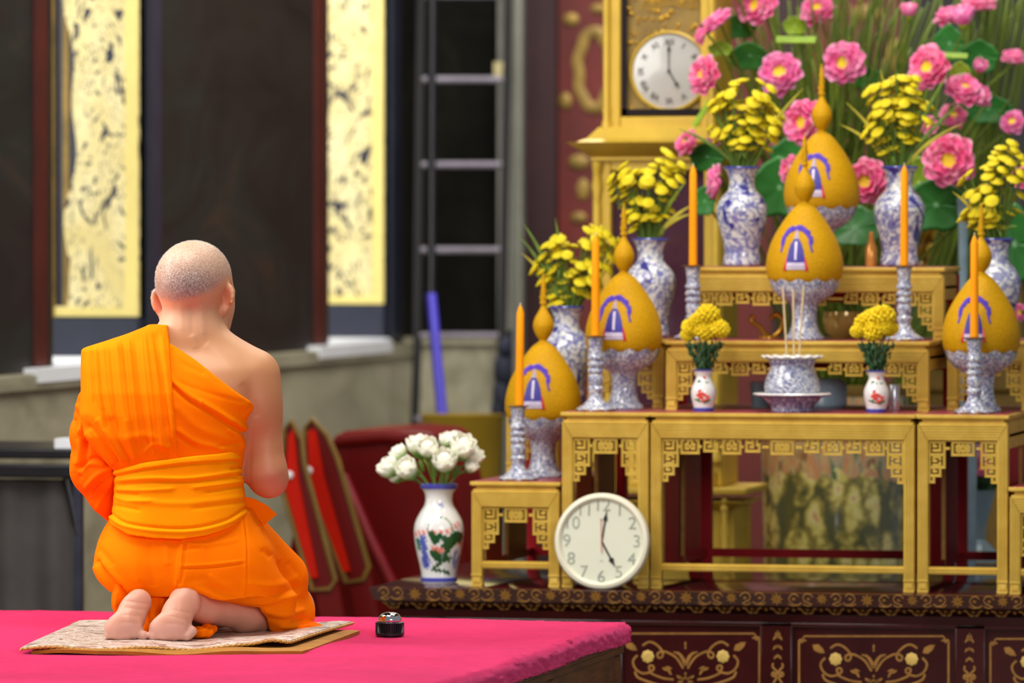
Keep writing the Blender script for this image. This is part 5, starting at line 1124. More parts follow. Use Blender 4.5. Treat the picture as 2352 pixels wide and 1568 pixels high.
# ================================================================== KNEELING PERSON
X0P = (430-1176)*13.0/F_PX; ZB = CAM_Z-.515
def Lc(px, py, d=0.0): k = (13.0+d)/F_PX; return np.array([(px-1176)*k-X0P, d, ZB-(py-HOR)*k])
def to_px(V): k = F_PX/(13.0+V[:, 1]); return 1176+(V[:, 0]+X0P)*k, HOR+(ZB-V[:, 2])*k
class Vol:
    def __init__(s, lo, hi, h):
        s.h = h; s.lo = np.array(lo, float); n = np.ceil((np.array(hi)-s.lo)/h).astype(int)+1
        s.ax = [(s.lo[i]+h*np.arange(n[i])).astype(np.float32) for i in range(3)]; s.F = np.full(n, .1, np.float32)
    def sub(s, lo, hi):
        sl = []
        for i in range(3):
            a = max(0, int((lo[i]-s.lo[i])/s.h)); b = min(len(s.ax[i]), int((hi[i]-s.lo[i])/s.h)+2); sl.append(slice(a, max(a+1, b)))
        x = s.ax[0][sl[0]][:, None, None]; y = s.ax[1][sl[1]][None, :, None]; z = s.ax[2][sl[2]][None, None, :]
        return tuple(sl), x, y, z
    def merge(s, sl, d, k):
        f = s.F[sl]
        if k <= 0: s.F[sl] = np.minimum(f, d); return
        hh = np.clip(.5+.5*(f-d)/k, 0, 1); s.F[sl] = f*(1-hh)+d*hh-k*hh*(1-hh)
    def cap(s, a, b, ra, rb, k=.02, flat=None):
        a, b = np.array(a), np.array(b); m = max(ra, rb)+k+.012
        if flat: m = max(ra, rb)*max(1, 1/flat[1] if flat[1] < 1 else 1)+k+.012
        sl, x, y, z = s.sub(np.minimum(a, b)-m, np.maximum(a, b)+m)
        fy = 1/flat[1] if flat else 1.0
        v = b-a; vv = v.copy(); vv[1] *= fy; L = (vv**2).sum()+1e-9
        px_, py_, pz_ = x-a[0], (y-a[1])*fy, z-a[2]
        t = np.clip((px_*vv[0]+py_*vv[1]+pz_*vv[2])/L, 0, 1)
        d = np.sqrt((px_-t*vv[0])**2+(py_-t*vv[1])**2+(pz_-t*vv[2])**2)-(ra+(rb-ra)*t)
        if flat: d = d*min(1, flat[1]*1.2)
        s.merge(sl, d.astype(np.float32), k)
    def ell(s, c, r, k=.02, R=None, sub=False):
        c = np.array(c); r = np.array(r, float); m = r.max()+k+.012; sl, x, y, z = s.sub(c-m, c+m)
        p = [x-c[0], y-c[1], z-c[2]]
        if R is not None: p = [p[0]*R[0][i]+p[1]*R[1][i]+p[2]*R[2][i] for i in range(3)]
        k0 = np.sqrt((p[0]/r[0])**2+(p[1]/r[1])**2+(p[2]/r[2])**2); k1 = np.sqrt((p[0]/r[0]**2)**2+(p[1]/r[1]**2)**2+(p[2]/r[2]**2)**2)+1e-9
        d = (k0*(k0-1)/k1).astype(np.float32)
        if sub:
            f = s.F[sl]; hh = np.clip(.5-.5*(f+d)/k, 0, 1); s.F[sl] = f*(1-hh)-d*hh+k*hh*(1-hh)
        else: s.merge(sl, d, k)
    def loft_d(s, tab, n, grow=0.0, at=None, sm=.012):
        """tab rows: (py, pxL, pxR, dc, hd); returns slices and distance"""
        T = sorted([(Lc(0, r[0], r[3])[2], Lc(r[1], r[0], r[3])[0], Lc(r[2], r[0], r[3])[0], r[3], r[4]) for r in tab]); T = np.array(T)
        lo_ = np.array([T[:, 1].min()-.05-grow, (T[:, 3]-T[:, 4]).min()-.05-grow, T[0, 0]-.03]); hi_ = np.array([T[:, 2].max()+.05+grow, (T[:, 3]+T[:, 4]).max()+.05+grow, T[-1, 0]+.03])
        sl, x, y, z = s.sub(lo_, hi_) if at is None else at
        zz = z[0, 0]; K = np.linspace(-2, 2, 17); W_k = np.exp(-K*K/1.2); W_k /= W_k.sum(); I = lambda c: sum(w_*np.interp(np.clip(zz, T[0, 0], T[-1, 0])+k_*sm, T[:, 0], T[:, c]) for k_, w_ in zip(K, W_k))[None, None, :]
        L, R, dc, hd = I(1), I(2), I(3), I(4); hw = (R-L)/2+grow; cx = (R+L)/2; hd = hd+grow
        r = (np.abs((x-cx)/hw)**n+np.abs((y-dc)/hd)**n)**(1/n)
        d = (r-1)*np.minimum(hw, hd)
        d = np.maximum(d, np.maximum(T[0, 0]-z, z-T[-1, 0]))
        return sl, x, y, z, d.astype(np.float32)
    def mesh(s):
        F = s.F; h = s.h; nx, ny, nz = F.shape; dims = (nx-1, ny-1, nz-1)
        neg = F < 0
        ids = np.full(dims, -1, np.int64); acc = np.zeros(dims+(3,), np.float32); cnt = np.zeros(dims, np.float32)
        for ax in range(3):
            o = [a for a in range(3) if a != ax]
            for i in (0, 1):
                for j in (0, 1):
                    of = [0, 0, 0]; of[o[0]] = i; of[o[1]] = j; o2 = list(of); o2[ax] = 1
                    A = tuple(slice(of[q], dims[q]+of[q]) for q in range(3)); B = tuple(slice(o2[q], dims[q]+o2[q]) for q in range(3))
                    m = neg[A] != neg[B]; ii = np.nonzero(m); fa = F[A][ii]; fb = F[B][ii]; t = fa/(fa-fb)
                    cnt[ii] += 1; acc[ii+(np.full(len(t), ax),)] += t
                    if i: acc[ii+(np.full(len(t), o[0]),)] += 1
                    if j: acc[ii+(np.full(len(t), o[1]),)] += 1
        act = cnt > 0; ix = np.stack(np.nonzero(act), 1); ids[act] = np.arange(len(ix))
        V = (ix+acc[act]/cnt[act][:, None])*h+s.lo
        quads = []
        for ax in range(3):
            o = [a for a in range(3) if a != ax]
            A = [slice(1, dims[q]) for q in range(3)]; A[ax] = slice(0, dims[ax]); B = list(A); B[ax] = slice(1, dims[ax]+1)
            na, nb = neg[tuple(A)], neg[tuple(B)]; ii = np.stack(np.nonzero(na != nb), 1); flip = na[na != nb]
            base = ii.copy(); base[:, o[0]] += 1; base[:, o[1]] += 1
            def g(di, dj): b = base.copy(); b[:, o[0]] -= di; b[:, o[1]] -= dj; return ids[b[:, 0], b[:, 1], b[:, 2]]
            Q = np.stack([g(1, 1), g(0, 1), g(0, 0), g(1, 0)], 1); fl = flip if ax != 1 else ~flip
            Q[~fl] = Q[~fl][:, ::-1]; quads.append(Q)
        return V.astype(np.float64), np.concatenate(quads)
def relax(V, Q, it=2, lam=.5):
    E = np.concatenate([Q[:, [0, 1]], Q[:, [1, 2]], Q[:, [2, 3]], Q[:, [3, 0]]]); E = np.concatenate([E, E[:, ::-1]])
    dg = np.bincount(E[:, 0], minlength=len(V))[:, None]
    for _ in range(it):
        A = np.stack([np.bincount(E[:, 0], V[E[:, 1], c], len(V)) for c in range(3)], 1)/np.maximum(dg, 1)
        V = V+lam*(A-V)
    return V
def normals(V, Q):
    n = np.cross(V[Q[:, 2]]-V[Q[:, 0]], V[Q[:, 3]]-V[Q[:, 1]]); N = np.zeros_like(V)
    for c in range(4):
        for a in range(3): N[:, a] += np.bincount(Q[:, c], n[:, a], len(V))
    return N/np.maximum(np.linalg.norm(N, axis=1)[:, None], 1e-9)
def segdist(px, py, pts):
    d = np.full(px.shape, 1e9); side = np.zeros(px.shape); tt_ = np.zeros(px.shape); n = len(pts)-1
    for i, ((a, b), (c, e)) in enumerate(zip(pts, pts[1:])):
        vx, vy = c-a, e-b; L = vx*vx+vy*vy+1e-9; t = np.clip(((px-a)*vx+(py-b)*vy)/L, 0, 1); dd = np.hypot(px-a-t*vx, py-b-t*vy)
        m = dd < d; d[m] = dd[m]; side[m] = np.sign(vx*(py-b)-vy*(px-a))[m]; tt_[m] = ((i+t)/n)[m]
    return d, side, tt_
def fold(V, N, folds):
    """ridges/creases on the side toward the back of the figure: (polyline, height mm, width px)"""
    px, py = to_px(V); D = np.zeros(len(V)); w = np.clip((.35-N[:, 1])/.35, 0, 1)
    for pts, amp, wd in folds:
        sp = [(p.x, p.y) for p in smooth_path([Vector((a, b, 0)) for a, b in pts], 5)] if len(pts) > 2 else pts
        d, sd, t = segdist(px, py, sp); fade = np.clip(np.minimum(t, 1-t)*9+.35, 0, 1)
        D += amp*.00145*np.exp(-(d/(wd*.88))**2)*fade
    return V+N*(D*w)[:, None]
def step(V, N, pts, amp, wd, reach):
    """cloth overlap: raise the side left of the polyline"""
    px, py = to_px(V); w = np.clip((.35-N[:, 1])/.35, 0, 1); d, sd, t = segdist(px, py, pts)
    f = np.where(sd < 0, np.clip(d/wd, 0, 1), 0)*np.clip(1-(d-wd)/reach, 0, 1)
    return V+N*(amp*.001*f*w)[:, None]
def to_obj(name, V, Q, mat, parent):
    me = bpy.data.meshes.new(name); me.from_pydata(V.tolist(), [], Q.tolist()); me.polygons.foreach_set('use_smooth', [True]*len(Q)); me.update()
    o = bpy.data.objects.new(name, me); COL.objects.link(o); me.materials.append(mat); o.parent = parent; return o
k0_ = 13.0/F_PX
p0 = Vector((-SN*13.0+CS*X0P, CS*13.0+SN*X0P, .515))
person = empty('person', p0, TH, 'shaven-headed person in an orange robe kneeling barefoot with back turned', 'person')

# ---- body
TORSO = [(1240, 268, 560, .02, .112), (1150, 276, 552, .02, .108), (1050, 276, 556, .03, .108), (980, 262, 580, .03, .112), (930, 246, 592, .03, .113), (880, 236, 612, .035, .106), (845, 244, 612, .04, .095),
         (815, 285, 585, .05, .078), (795, 330, 545, .055, .066), (770, 374, 512, .06, .058), (740, 384, 500, .065, .057), (690, 392, 496, .07, .058)]
B = Vol((-.30, -.25, -.02), (.34, .46, .97), .0034)
sl, x, y, z, d = B.loft_d(TORSO, 2.5); B.merge(sl, d, 0)
def cap(V_, p, q, ra, rb, k=.02, flat=None): V_.cap(Lc(*p), Lc(*q), ra, rb, k, flat)
cap(B, (455, 785, .06), (585, 845, .045), .05, .038, .05)
cap(B, (420, 785, .06), (270, 850, .045), .05, .04, .05)
cap(B, (590, 868, .035), (612, 1085, .03), .047, .044, .03); cap(B, (612, 1085, .03), (619, 1102, .035), .044, .039, .02)
B.ell(Lc(598, 930, .025), (.044, .048, .07), .03)
cap(B, (617, 1100, .04), (520, 965, .24), .037, .027, .02); cap(B, (252, 870, .06), (238, 1085, .09), .044, .036, .03); cap(B, (238, 1085, .09), (370, 960, .24), .037, .027, .02)
for sg, wx in ((1, 520), (-1, 370)):       # joined hands in front of the chest: palms, five fingers each
    hx = 445+sg*14
    cap(B, (wx, 962, .24), (hx, 900, .285), .024, .024, .02, None); B.ell(Lc(hx, 885, .29), (.013, .036, .045), .012)
    for f_, (dy, L) in enumerate(((-.03, 72), (-.01, 84), (.01, 80), (.028, 64))): cap(B, (hx-sg*2, 860, .29+dy), (hx-sg*9, 860-L, .30+dy*.8), .0085, .0065, .006)
    cap(B, (hx, 885, .262), (hx-sg*4, 838, .245), .010, .008, .008)
cap(B, (440, 690, .085), (438, 775, .07), .060, .064, .03)
# head
yw, pt = math.radians(30), math.radians(20)
hf = np.array([math.sin(yw)*math.cos(pt), math.cos(yw)*math.cos(pt), -math.sin(pt)]); hr = np.array([math.cos(yw), -math.sin(yw), 0]); hu = np.cross(hr, hf)
HR = np.stack([hr, hf, hu], 1); HC = Lc(450, 641, .085)
B.ell(HC, (.0795, .0935, .088), .02, HR); B.ell(HC-hf*.03-hu*.012, (.073, .068, .073), .03, HR)
B.ell(Lc(482, 690, .15), (.056, .058, .078), .03); B.ell(Lc(494, 708, .115), (.040, .05, .058), .025); B.ell(Lc(497, 752, .125), (.026, .034, .030), .02)
N0 = HC+hf*.098-hu*.035
B.cap(N0+hu*.02, N0+hf*.016-hu*.018, .009, .012, .012); B.ell(N0-hu*.052, (.022, .014, .008), .01, HR); B.ell(N0-hu*.064, (.020, .013, .008), .008, HR)
for sg in (-1, 1):
    B.ell(HC+hf*.092-hu*.018+hr*sg*.031, (.015, .016, .011), .01, HR, sub=True); B.ell(HC+hf*.083-hu*.018+hr*sg*.031, (.012, .012, .010), .004, HR)
    B.cap(HC+hf*.093+hr*sg*.014, HC+hf*.085+hr*sg*.046, .006, .005, .012)
def ear(c, n, up, fw, k):
    n = n/np.linalg.norm(n); up = up/np.linalg.norm(up); w = np.cross(up, n); R_ = np.stack([w, n, up], 1)
    B.ell(c, (.0165*k, .0058, .031), .008, R_)
    sgn = fw
    for a0, a1 in zip(range(-60, 200, 26), range(-34, 226, 26)):
        q = lambda a: c+w*sgn*(.0165*k*math.cos(math.radians(a)))+up*.0315*math.sin(math.radians(a))-n*.003
        B.cap(q(a0), q(a1), .0044, .0044, .004)
    B.ell(c-up*.031+w*sgn*.002, (.0088, .006, .011), .008, R_)
    B.ell(c-n*.0075+up*.004-w*sgn*.002, (.008*k, .0045, .016), .005, R_, sub=True)
ear(Lc(519, 684, .058), np.array([.42, .86, .05]), np.array([.12, .15, 1.0]), 1, 1.15)
ear(Lc(365, 697, .085), np.array([-.40, .85, 0]), np.array([-.26, .1, 1.0]), -1, .95)
# legs and feet
def foot(heel, ball, r0, r1, wd, toe, lean):
    h_, b_ = Lc(*heel), Lc(*ball)
    B.cap(h_, b_+np.array([0, 0, .012]), r0, r1, .008, (1, .62)); B.ell(h_+np.array([0, .006, 0]), (r0*.98, .026, r0*1.05), .01); B.ell(h_*.5+b_*.5+np.array([0, .004, .004]), (r0*1.06, .019, .045), .012)
    B.ell(b_+np.array([lean*.006, 0, .004]), (wd, .021, .030), .010)
    for i in range(5):
        u = (i/4-.5)*2; big = (i == (4 if toe > 0 else 0)); rr = .0122 if big else .0088
        c = b_+np.array([u*wd*.90, -.002, -.0125]); B.cap(c, c+np.array([u*.004, .05-.01*abs(u), -.003]), rr, rr*.85, .0028)
foot((318, 1384, -.130), (287, 1447, -.165), .0275, .0345, .0425, 1, -1)
foot((422, 1389, -.125), (390, 1448, -.165), .0310, .0335, .0425, -1, -1)
cap(B, (324, 1384, -.085), (480, 1412, .30), .024, .05, .012)
cap(B, (432, 1388, -.09), (470, 1396, -.05), .028, .032, .015); cap(B, (470, 1396, -.05), (560, 1408, .05), .034, .041, .02); cap(B, (560, 1408, .05), (668, 1412, .24), .041, .05, .02)
B.ell(Lc(452, 1392, -.075), (.020, .02, .022), .02); cap(B, (425, 1372, -.105), (440, 1360, -.08), .026, .028, .03)
cap(B, (440, 1450, -.15), (424, 1462, -.16), .012, .010, .01)
B.ell(Lc(415, 1255, .03), (.15, .12, .12), .03); cap(B, (340, 1270, .03), (520, 1370, .34), .085, .055, .03); cap(B, (470, 1275, .02), (664, 1392, .26), .085, .055, .03)
V, Q = B.mesh(); V = relax(V, Q, 2, .5)
t = NT('skin'); at = t.attr('tone'); co = t.coord(); n1 = t.noise(co, 14, 4, .6); n2 = t.noise(co, 230, 3, .7); hm = t.attr('hair', 'Fac'); n3 = t.noise(co, 420, 2, .8)
sk = t.mix(t.ramp(n1, [(.3, (.0, 0, 0)), (.75, (.15, .15, .15))]), at, srgb(186, 118, 84))
sp_ = t.ramp(n3, [(.40, srgb(82, 78, 78)), (.52, srgb(140, 132, 126)), (.62, srgb(214, 210, 206))])
sk = t.mix(hm, sk, sp_); mole = t.ramp(t.vor(co, 26), [(.035, (1, 1, 1)), (.05, (0, 0, 0))]); sk = t.mix(t.math('MULTIPLY', mole, .45), sk, srgb(120, 70, 50))
t.set(sk, .48, 0, Subsurface_Weight=.0, Subsurface_Scale=.006); t.p.inputs['Subsurface Radius'].default_value = (1, .3, .15); t.bump(n2, .25, .0006); M['skin'] = t.m
N = normals(V, Q)
# tendon, spine and shoulder-blade relief, creases of the soles
FK = .62
V = fold(V, N, [(p_, a_*FK, w_) for p_, a_, w_ in [([(470, 790), (520, 830), (560, 880)], 2.2, 16), ([(440, 770), (450, 800)], 2, 9), ([(560, 880), (590, 960)], -2, 14), ([(415, 700), (418, 760)], 1.4, 9), ([(462, 700), (466, 770)], 1.8, 10), ([(440, 700), (442, 770)], -1.6, 8),
               ([(280, 1380), (345, 1388)], -1.2, 3), ([(296, 1400), (292, 1450)], 1.0, 7), ([(312, 1405), (316, 1450)], -1.0, 5), ([(270, 1440), (262, 1462)], 1, 4), ([(284, 1395), (335, 1402)], -1.2, 3), ([(280, 1412), (328, 1416)], -1.0, 3), ([(275, 1430), (325, 1432)], -.9, 3), ([(395, 1400), (440, 1410)], -1.3, 3), ([(388, 1415), (430, 1424)], -1.1, 3), ([(380, 1432), (425, 1436)], -1.0, 3),
               ([(448, 1352), (452, 1400)], 1.8, 6), ([(400, 1360), (408, 1400)], -1.2, 5), ([(575, 985), (572, 1120)], -1.5, 6)]])
body = to_obj('body', V, Q, M['skin'], person)
px, py = to_px(V); N = normals(V, Q)
rel = V-HC; fwd = rel @ hf
hl = np.interp(px, [360, 375, 400, 440, 480, 500, 512, 540], [680, 694, 698, 690, 676, 662, 646, 636])
hm_ = np.clip((hl-py)/16, 0, 1)*np.clip((.055-fwd)/.02, 0, 1)*(py < 710)
dens = np.clip(.30+.55*np.exp(-(((px-432)/62)**2+((py-655)/42)**2)), 0, 1)
hmask = hm_*dens
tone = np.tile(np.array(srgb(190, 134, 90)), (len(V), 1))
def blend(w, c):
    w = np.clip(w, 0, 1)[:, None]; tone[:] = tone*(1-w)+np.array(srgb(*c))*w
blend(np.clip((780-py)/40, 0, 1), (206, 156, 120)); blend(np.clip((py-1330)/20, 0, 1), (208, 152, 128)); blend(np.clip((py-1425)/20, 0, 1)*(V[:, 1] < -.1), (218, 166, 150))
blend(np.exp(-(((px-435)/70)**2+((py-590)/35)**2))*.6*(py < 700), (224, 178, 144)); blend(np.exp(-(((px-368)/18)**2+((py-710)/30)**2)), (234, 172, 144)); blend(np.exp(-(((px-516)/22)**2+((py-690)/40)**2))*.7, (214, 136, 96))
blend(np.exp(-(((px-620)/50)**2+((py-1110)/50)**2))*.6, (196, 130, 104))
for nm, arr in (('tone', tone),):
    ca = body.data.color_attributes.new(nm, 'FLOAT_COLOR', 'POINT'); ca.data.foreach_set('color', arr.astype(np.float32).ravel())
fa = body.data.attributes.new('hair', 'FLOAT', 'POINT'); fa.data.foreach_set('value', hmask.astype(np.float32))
# stubble: thousands of very short white and grey hairs
rs = np.random.RandomState(5); cand = np.nonzero(hm_ > .35)[0]; prob = dens[cand]; cand = rs.choice(cand, 9000, p=prob/prob.sum())
mb = MB(); vs = []; fs = []
for k, i in enumerate(cand):
    p = V[i]+rs.normal(0, .0014, 3); p = p-N[i]*((p-V[i]) @ N[i]); nn = N[i]+rs.normal(0, .35, 3)+np.array([0, 0, -.35]); nn /= np.linalg.norm(nn); a = np.cross(nn, [.3, .5, .8]); a /= np.linalg.norm(a); b = np.cross(nn, a); w = .00022
    vs += [p+a*w, p-a*w*.5+b*w, p-a*w*.5-b*w, p+nn*rs.uniform(.0016, .003)]; q = 4*k; fs += [(q, q+1, q+3), (q+1, q+2, q+3), (q+2, q, q+3)]
t = NT('grey_stubble'); oi = t.noise(t.coord(), 500, 1); t.set(t.ramp(oi, [(.42, srgb(120, 116, 114)), (.5, srgb(214, 212, 208)), (.7, srgb(246, 246, 246))]), .4); M['stubble'] = t.m
hr_ = mb.add(vs, fs).build('hair', M['stubble'], person, sharp=None, recalc=False); hr_['label'] = 'close-cropped grey and white stubble'

# ---- robe cloth
def cloth(name, c0, c1, gloss=.75):
    t = NT(name); co = t.coord(); n = t.noise(co, 6, 4, .6); w1 = t.noise(t.coord(scale=(900, 900, 900)), 1, 1)
    t.set(t.ramp(n, [(.3, c0), (.7, c1)]), gloss, 0, Sheen_Weight=.0); t.p.inputs['Specular IOR Level'].default_value = .04
    t.bump(t.mix(.35, t.noise(co, 26, 4, .6, .6), w1), .4, .004); return t.m
M['robe'] = cloth('orange_robe_cloth', srgb(255, 122, 0), srgb(255, 134, 0)); M['robe_deep'] = cloth('deep_orange_cloth', srgb(252, 108, 0), srgb(255, 120, 0)); M['sash'] = cloth('golden_orange_sash', srgb(250, 148, 0), srgb(255, 158, 4))
def wr(V, N, amp, f, seed):       # soft random rumple
    r = np.random.RandomState(seed); D = np.zeros(len(V))
    for _ in range(7):
        kx, kz, ph = r.uniform(-f, f), r.uniform(-f*.5, f*.5), r.uniform(0, 6); D += np.sin(V[:, 0]*kx+V[:, 2]*kz+V[:, 1]*kx*.6+ph)
    return V+N*(D*amp*.001/3)[:, None]
def line_clip(pts):               # signed region: positive above the polyline, in the picture plane of the figure's back
    A = np.array([Lc(a, b, 0.0) for a, b in pts]); return lambda xv: np.interp(xv, A[:, 0], A[:, 2])
h = .0026
ROBE = [(1075, 262, 558, .03, .108), (1040, 256, 564, .03, .117), (985, 240, 570, .03, .124), (950, 228, 582, .03, .124), (930, 222, 591, .03, .124), (900, 214, 604, .033, .122), (850, 210, 622, .04, .110), (810, 250, 622, .05, .095), (785, 320, 600, .055, .08), (760, 362, 560, .06, .07)]
Rv = Vol((-.28, -.14, .36), (.22, .24, .76), h)
sl, x, y, z, d = Rv.loft_d(ROBE, 3.0)
top = line_clip([(200, 700), (376, 780), (450, 826), (520, 880), (588, 931), (640, 990)])(x)
d = np.maximum(d, (z-top)*.8)
inner = Rv.loft_d([(r[0], r[1]+8, r[2]-8, r[3], r[4]-.008) for r in ROBE], 3.0, 0, (sl, x, y, z))[4]
d = np.maximum(d, -np.maximum(inner, -.5)-.004)      # hollow shell: the back wrap is cloth over the body
Rv.merge(sl, d, 0); V, Q = Rv.mesh(); V = relax(V, Q, 2, .5); N = normals(V, Q)
V = fold(V, N, [([(385, 790), (450, 850), (520, 905), (575, 935)], 2.2, 16), ([(384, 862), (430, 905), (490, 940), (545, 975), (568, 985)], 4.4, 8), ([(384, 876), (430, 917), (490, 952), (548, 990)], -4.6, 5), ([(384, 868), (470, 900), (560, 925)], -1.2, 6),
               ([(400, 930), (460, 985), (540, 1010)], 1.6, 12), ([(405, 985), (450, 1015), (520, 1032)], 2.2, 8), ([(405, 998), (450, 1028)], -2.4, 5), ([(520, 985), (550, 1005), (560, 1030)], 3.2, 7), ([(535, 970), (562, 1000)], -3.0, 5), ([(462, 918), (464, 940)], 1.4, 3), ([(560, 955), (585, 934)], 2, 6), ([(500, 1025), (555, 1015)], -2, 5), ([(395, 800), (420, 835), (470, 860)], -1.4, 7)])
V = wr(V, N, .7, 60, 1); o = to_obj('upper_robe', V, Q, M['robe'], person); o['label'] = 'orange cloth wrapped diagonally over the back'
# shoulder panel
PAN = [(1078, 262, 600, .03, .112), (1040, 228, 610, .03, .126), (1000, 197, 620, .03, .136), (950, 183, 640, .03, .137), (900, 186, 640, .035, .135), (850, 186, 640, .045, .124), (822, 187, 640, .05, .112), (800, 188, 640, .055, .102), (775, 266, 600, .06, .084), (760, 308, 560, .062, .078), (746, 344, 560, .062, .072)]
Pv = Vol((-.28, -.15, .37), (.02, .24, .76), h)
sl, x, y, z, d = Pv.loft_d(PAN, 3.4, 0, None, .004)
Tr = np.array([Lc(a, b, -.06) for a, b in ((411, 1080), (410, 1040), (402, 960), (396, 880), (388, 800), (380, 745))])[::1]
xr = np.interp(z, Tr[:, 2], Tr[:, 0]); d = np.maximum(d, (x-xr)*.95)
inner = Pv.loft_d([(r[0], r[1]+7, r[2]-7, r[3], r[4]-.007) for r in PAN], 3.4, 0, (sl, x, y, z), .004)[4]; d = np.maximum(d, -inner-.007)
Pv.merge(sl, d, 0); V, Q = Pv.mesh(); V = relax(V, Q, 2, .5); N = normals(V, Q)
V = fold(V, N, [([(372, 770), (384, 870), (398, 1000)], 2.2, 7), ([(352, 760), (372, 880), (385, 990)], -2.4, 7), ([(335, 770), (350, 900), (372, 1030)], 2.6, 9), ([(300, 775), (318, 900), (340, 1030)], -1.6, 12), ([(265, 785), (290, 900), (300, 1030)], 1.8, 14), ([(222, 800), (228, 900), (238, 985)], 1.2, 5), ([(210, 802), (216, 930)], -1.2, 4), ([(240, 800), (246, 930)], -.9, 5),
               ([(196, 992), (228, 1030), (264, 1066)], 4.0, 8), ([(200, 975), (240, 1020), (275, 1060)], -3.6, 7), ([(220, 960), (256, 1010), (285, 1060)], 3.2, 8), ([(250, 960), (275, 1020), (296, 1058)], -2.6, 7), ([(290, 960), (302, 1020), (310, 1056)], 2.2, 8), ([(280, 1010), (340, 1000), (390, 1030)], 1.6, 10)])
V = fold(V, N, [([(x0, y0), (x0+6+k*.8, 900), (x0+18+k*1.2, y1)], (1.5 if k % 2 else -1.6), 3.2+(k % 3)) for k, (x0, y0, y1) in enumerate([(208, 800, 960), (216, 798, 940), (226, 796, 985), (238, 792, 960), (252, 790, 1000), (268, 785, 1010), (282, 782, 1020), (296, 778, 1040), (310, 775, 1030), (324, 772, 1045), (338, 768, 1040), (350, 764, 1030), (362, 762, 1040)])]+
               [([(208, 985), (236, 1022), (266, 1058)], 3, 5), ([(236, 985), (262, 1026), (280, 1056)], 2.6, 5), ([(330, 1040), (352, 1020), (388, 1030)], 2, 6)])
V = wr(V, N, .9, 45, 2); o = to_obj('shoulder_drape', V, Q, M['robe'], person); o['label'] = 'broad folded orange panel over the left shoulder'
# sleeve-like drape around the left arm
Sv = Vol((-.31, -.08, .20), (-.03, .38, .62), h)
for a, b, ra, rb in (((222, 925, .055), (217, 1000, .055), .045, .053), ((217, 1000, .055), (219, 1075, .06), .053, .051), ((219, 1075, .06), (240, 1140, .07), .052, .034), ((225, 1010, .03), (235, 1080, .02), .04, .044), ((236, 1140, .07), (252, 1185, .08), .030, .014), ((222, 1085, .06), (360, 965, .24), .05, .04), ((219, 1075, .06), (300, 1090, .18), .045, .04)):
    cap(Sv, a, b, ra, rb, .025)
V, Q = Sv.mesh(); V = relax(V, Q, 2, .5); N = normals(V, Q)
V = fold(V, N, [([(178, 930), (192, 960), (180, 1000)], 4, 7), ([(170, 960), (176, 1010)], -3.5, 6), ([(186, 985), (184, 1030), (176, 1070)], 4, 8), ([(200, 1010), (195, 1045), (182, 1100)], -4, 7), ([(182, 1090), (205, 1066), (240, 1070)], 4, 7), ([(178, 1075), (215, 1052), (255, 1068)], -4, 6), ([(195, 1120), (225, 1090), (258, 1076)], 4.5, 7), ([(205, 1135), (235, 1100), (262, 1080)], -4, 6), ([(222, 1170), (245, 1120), (262, 1085)], 3.5, 7), ([(172, 1085), (165, 1040)], 2, 8), ([(210, 1150), (240, 1185)], 2.5, 6)])
V = wr(V, N, 1.2, 70, 3); o = to_obj('left_sleeve', V, Q, M['robe_deep'], person); o['label'] = 'gathered orange cloth around the left arm'
# lower robe
SK = [(1175, 266, 570, .025, .125), (1215, 243, 596, .03, .135), (1250, 226, 620, .03, .150), (1290, 214, 628, .03, .160), (1325, 222, 632, .03, .160), (1345, 240, 634, .03, .155), (1366, 262, 630, .03, .145)]
Kv = Vol((-.27, -.18, -.012), (.36, .46, .32), h)
sl, x, y, z, d = Kv.loft_d(SK, 2.6); Kv.merge(sl, d, 0)
cap(Kv, (492, 1268, .055), (655, 1392, .25), .106, .062, .03); cap(Kv, (548, 1205, .085), (640, 1330, .20), .05, .07, .03); cap(Kv, (340, 1275, .05), (520, 1372, .36), .11, .062, .03)
cap(Kv, (632, 1420, .10), (668, 1412, .23), .040, .056, .02); cap(Kv, (520, 1300, -.05), (630, 1380, .06), .06, .05, .03)
X_, Y_, Z_ = Kv.ax[0][:, None, None], Kv.ax[1][None, :, None], Kv.ax[2][None, None, :]
bot = line_clip([(190, 1335), (225, 1350), (262, 1360), (300, 1364), (345, 1366), (404, 1364), (424, 1354), (446, 1346), (470, 1356), (520, 1385), (560, 1391), (596, 1393), (606, 1412), (614, 1450), (640, 1462), (760, 1462)])(X_)
edge_ = np.interp(Y_, [-.2, .06, .14, .3], [0, 0, -.02, -.12])
Kv.F = np.maximum(Kv.F, (bot+edge_-Z_)*.75); Kv.F = np.maximum(Kv.F, (-.006-Z_))
V, Q = Kv.mesh(); V = relax(V, Q, 3, .5); N = normals(V, Q)
V = step(V, N, [(416, 1228), (413, 1290), (406, 1366)], 6, 3, 60)
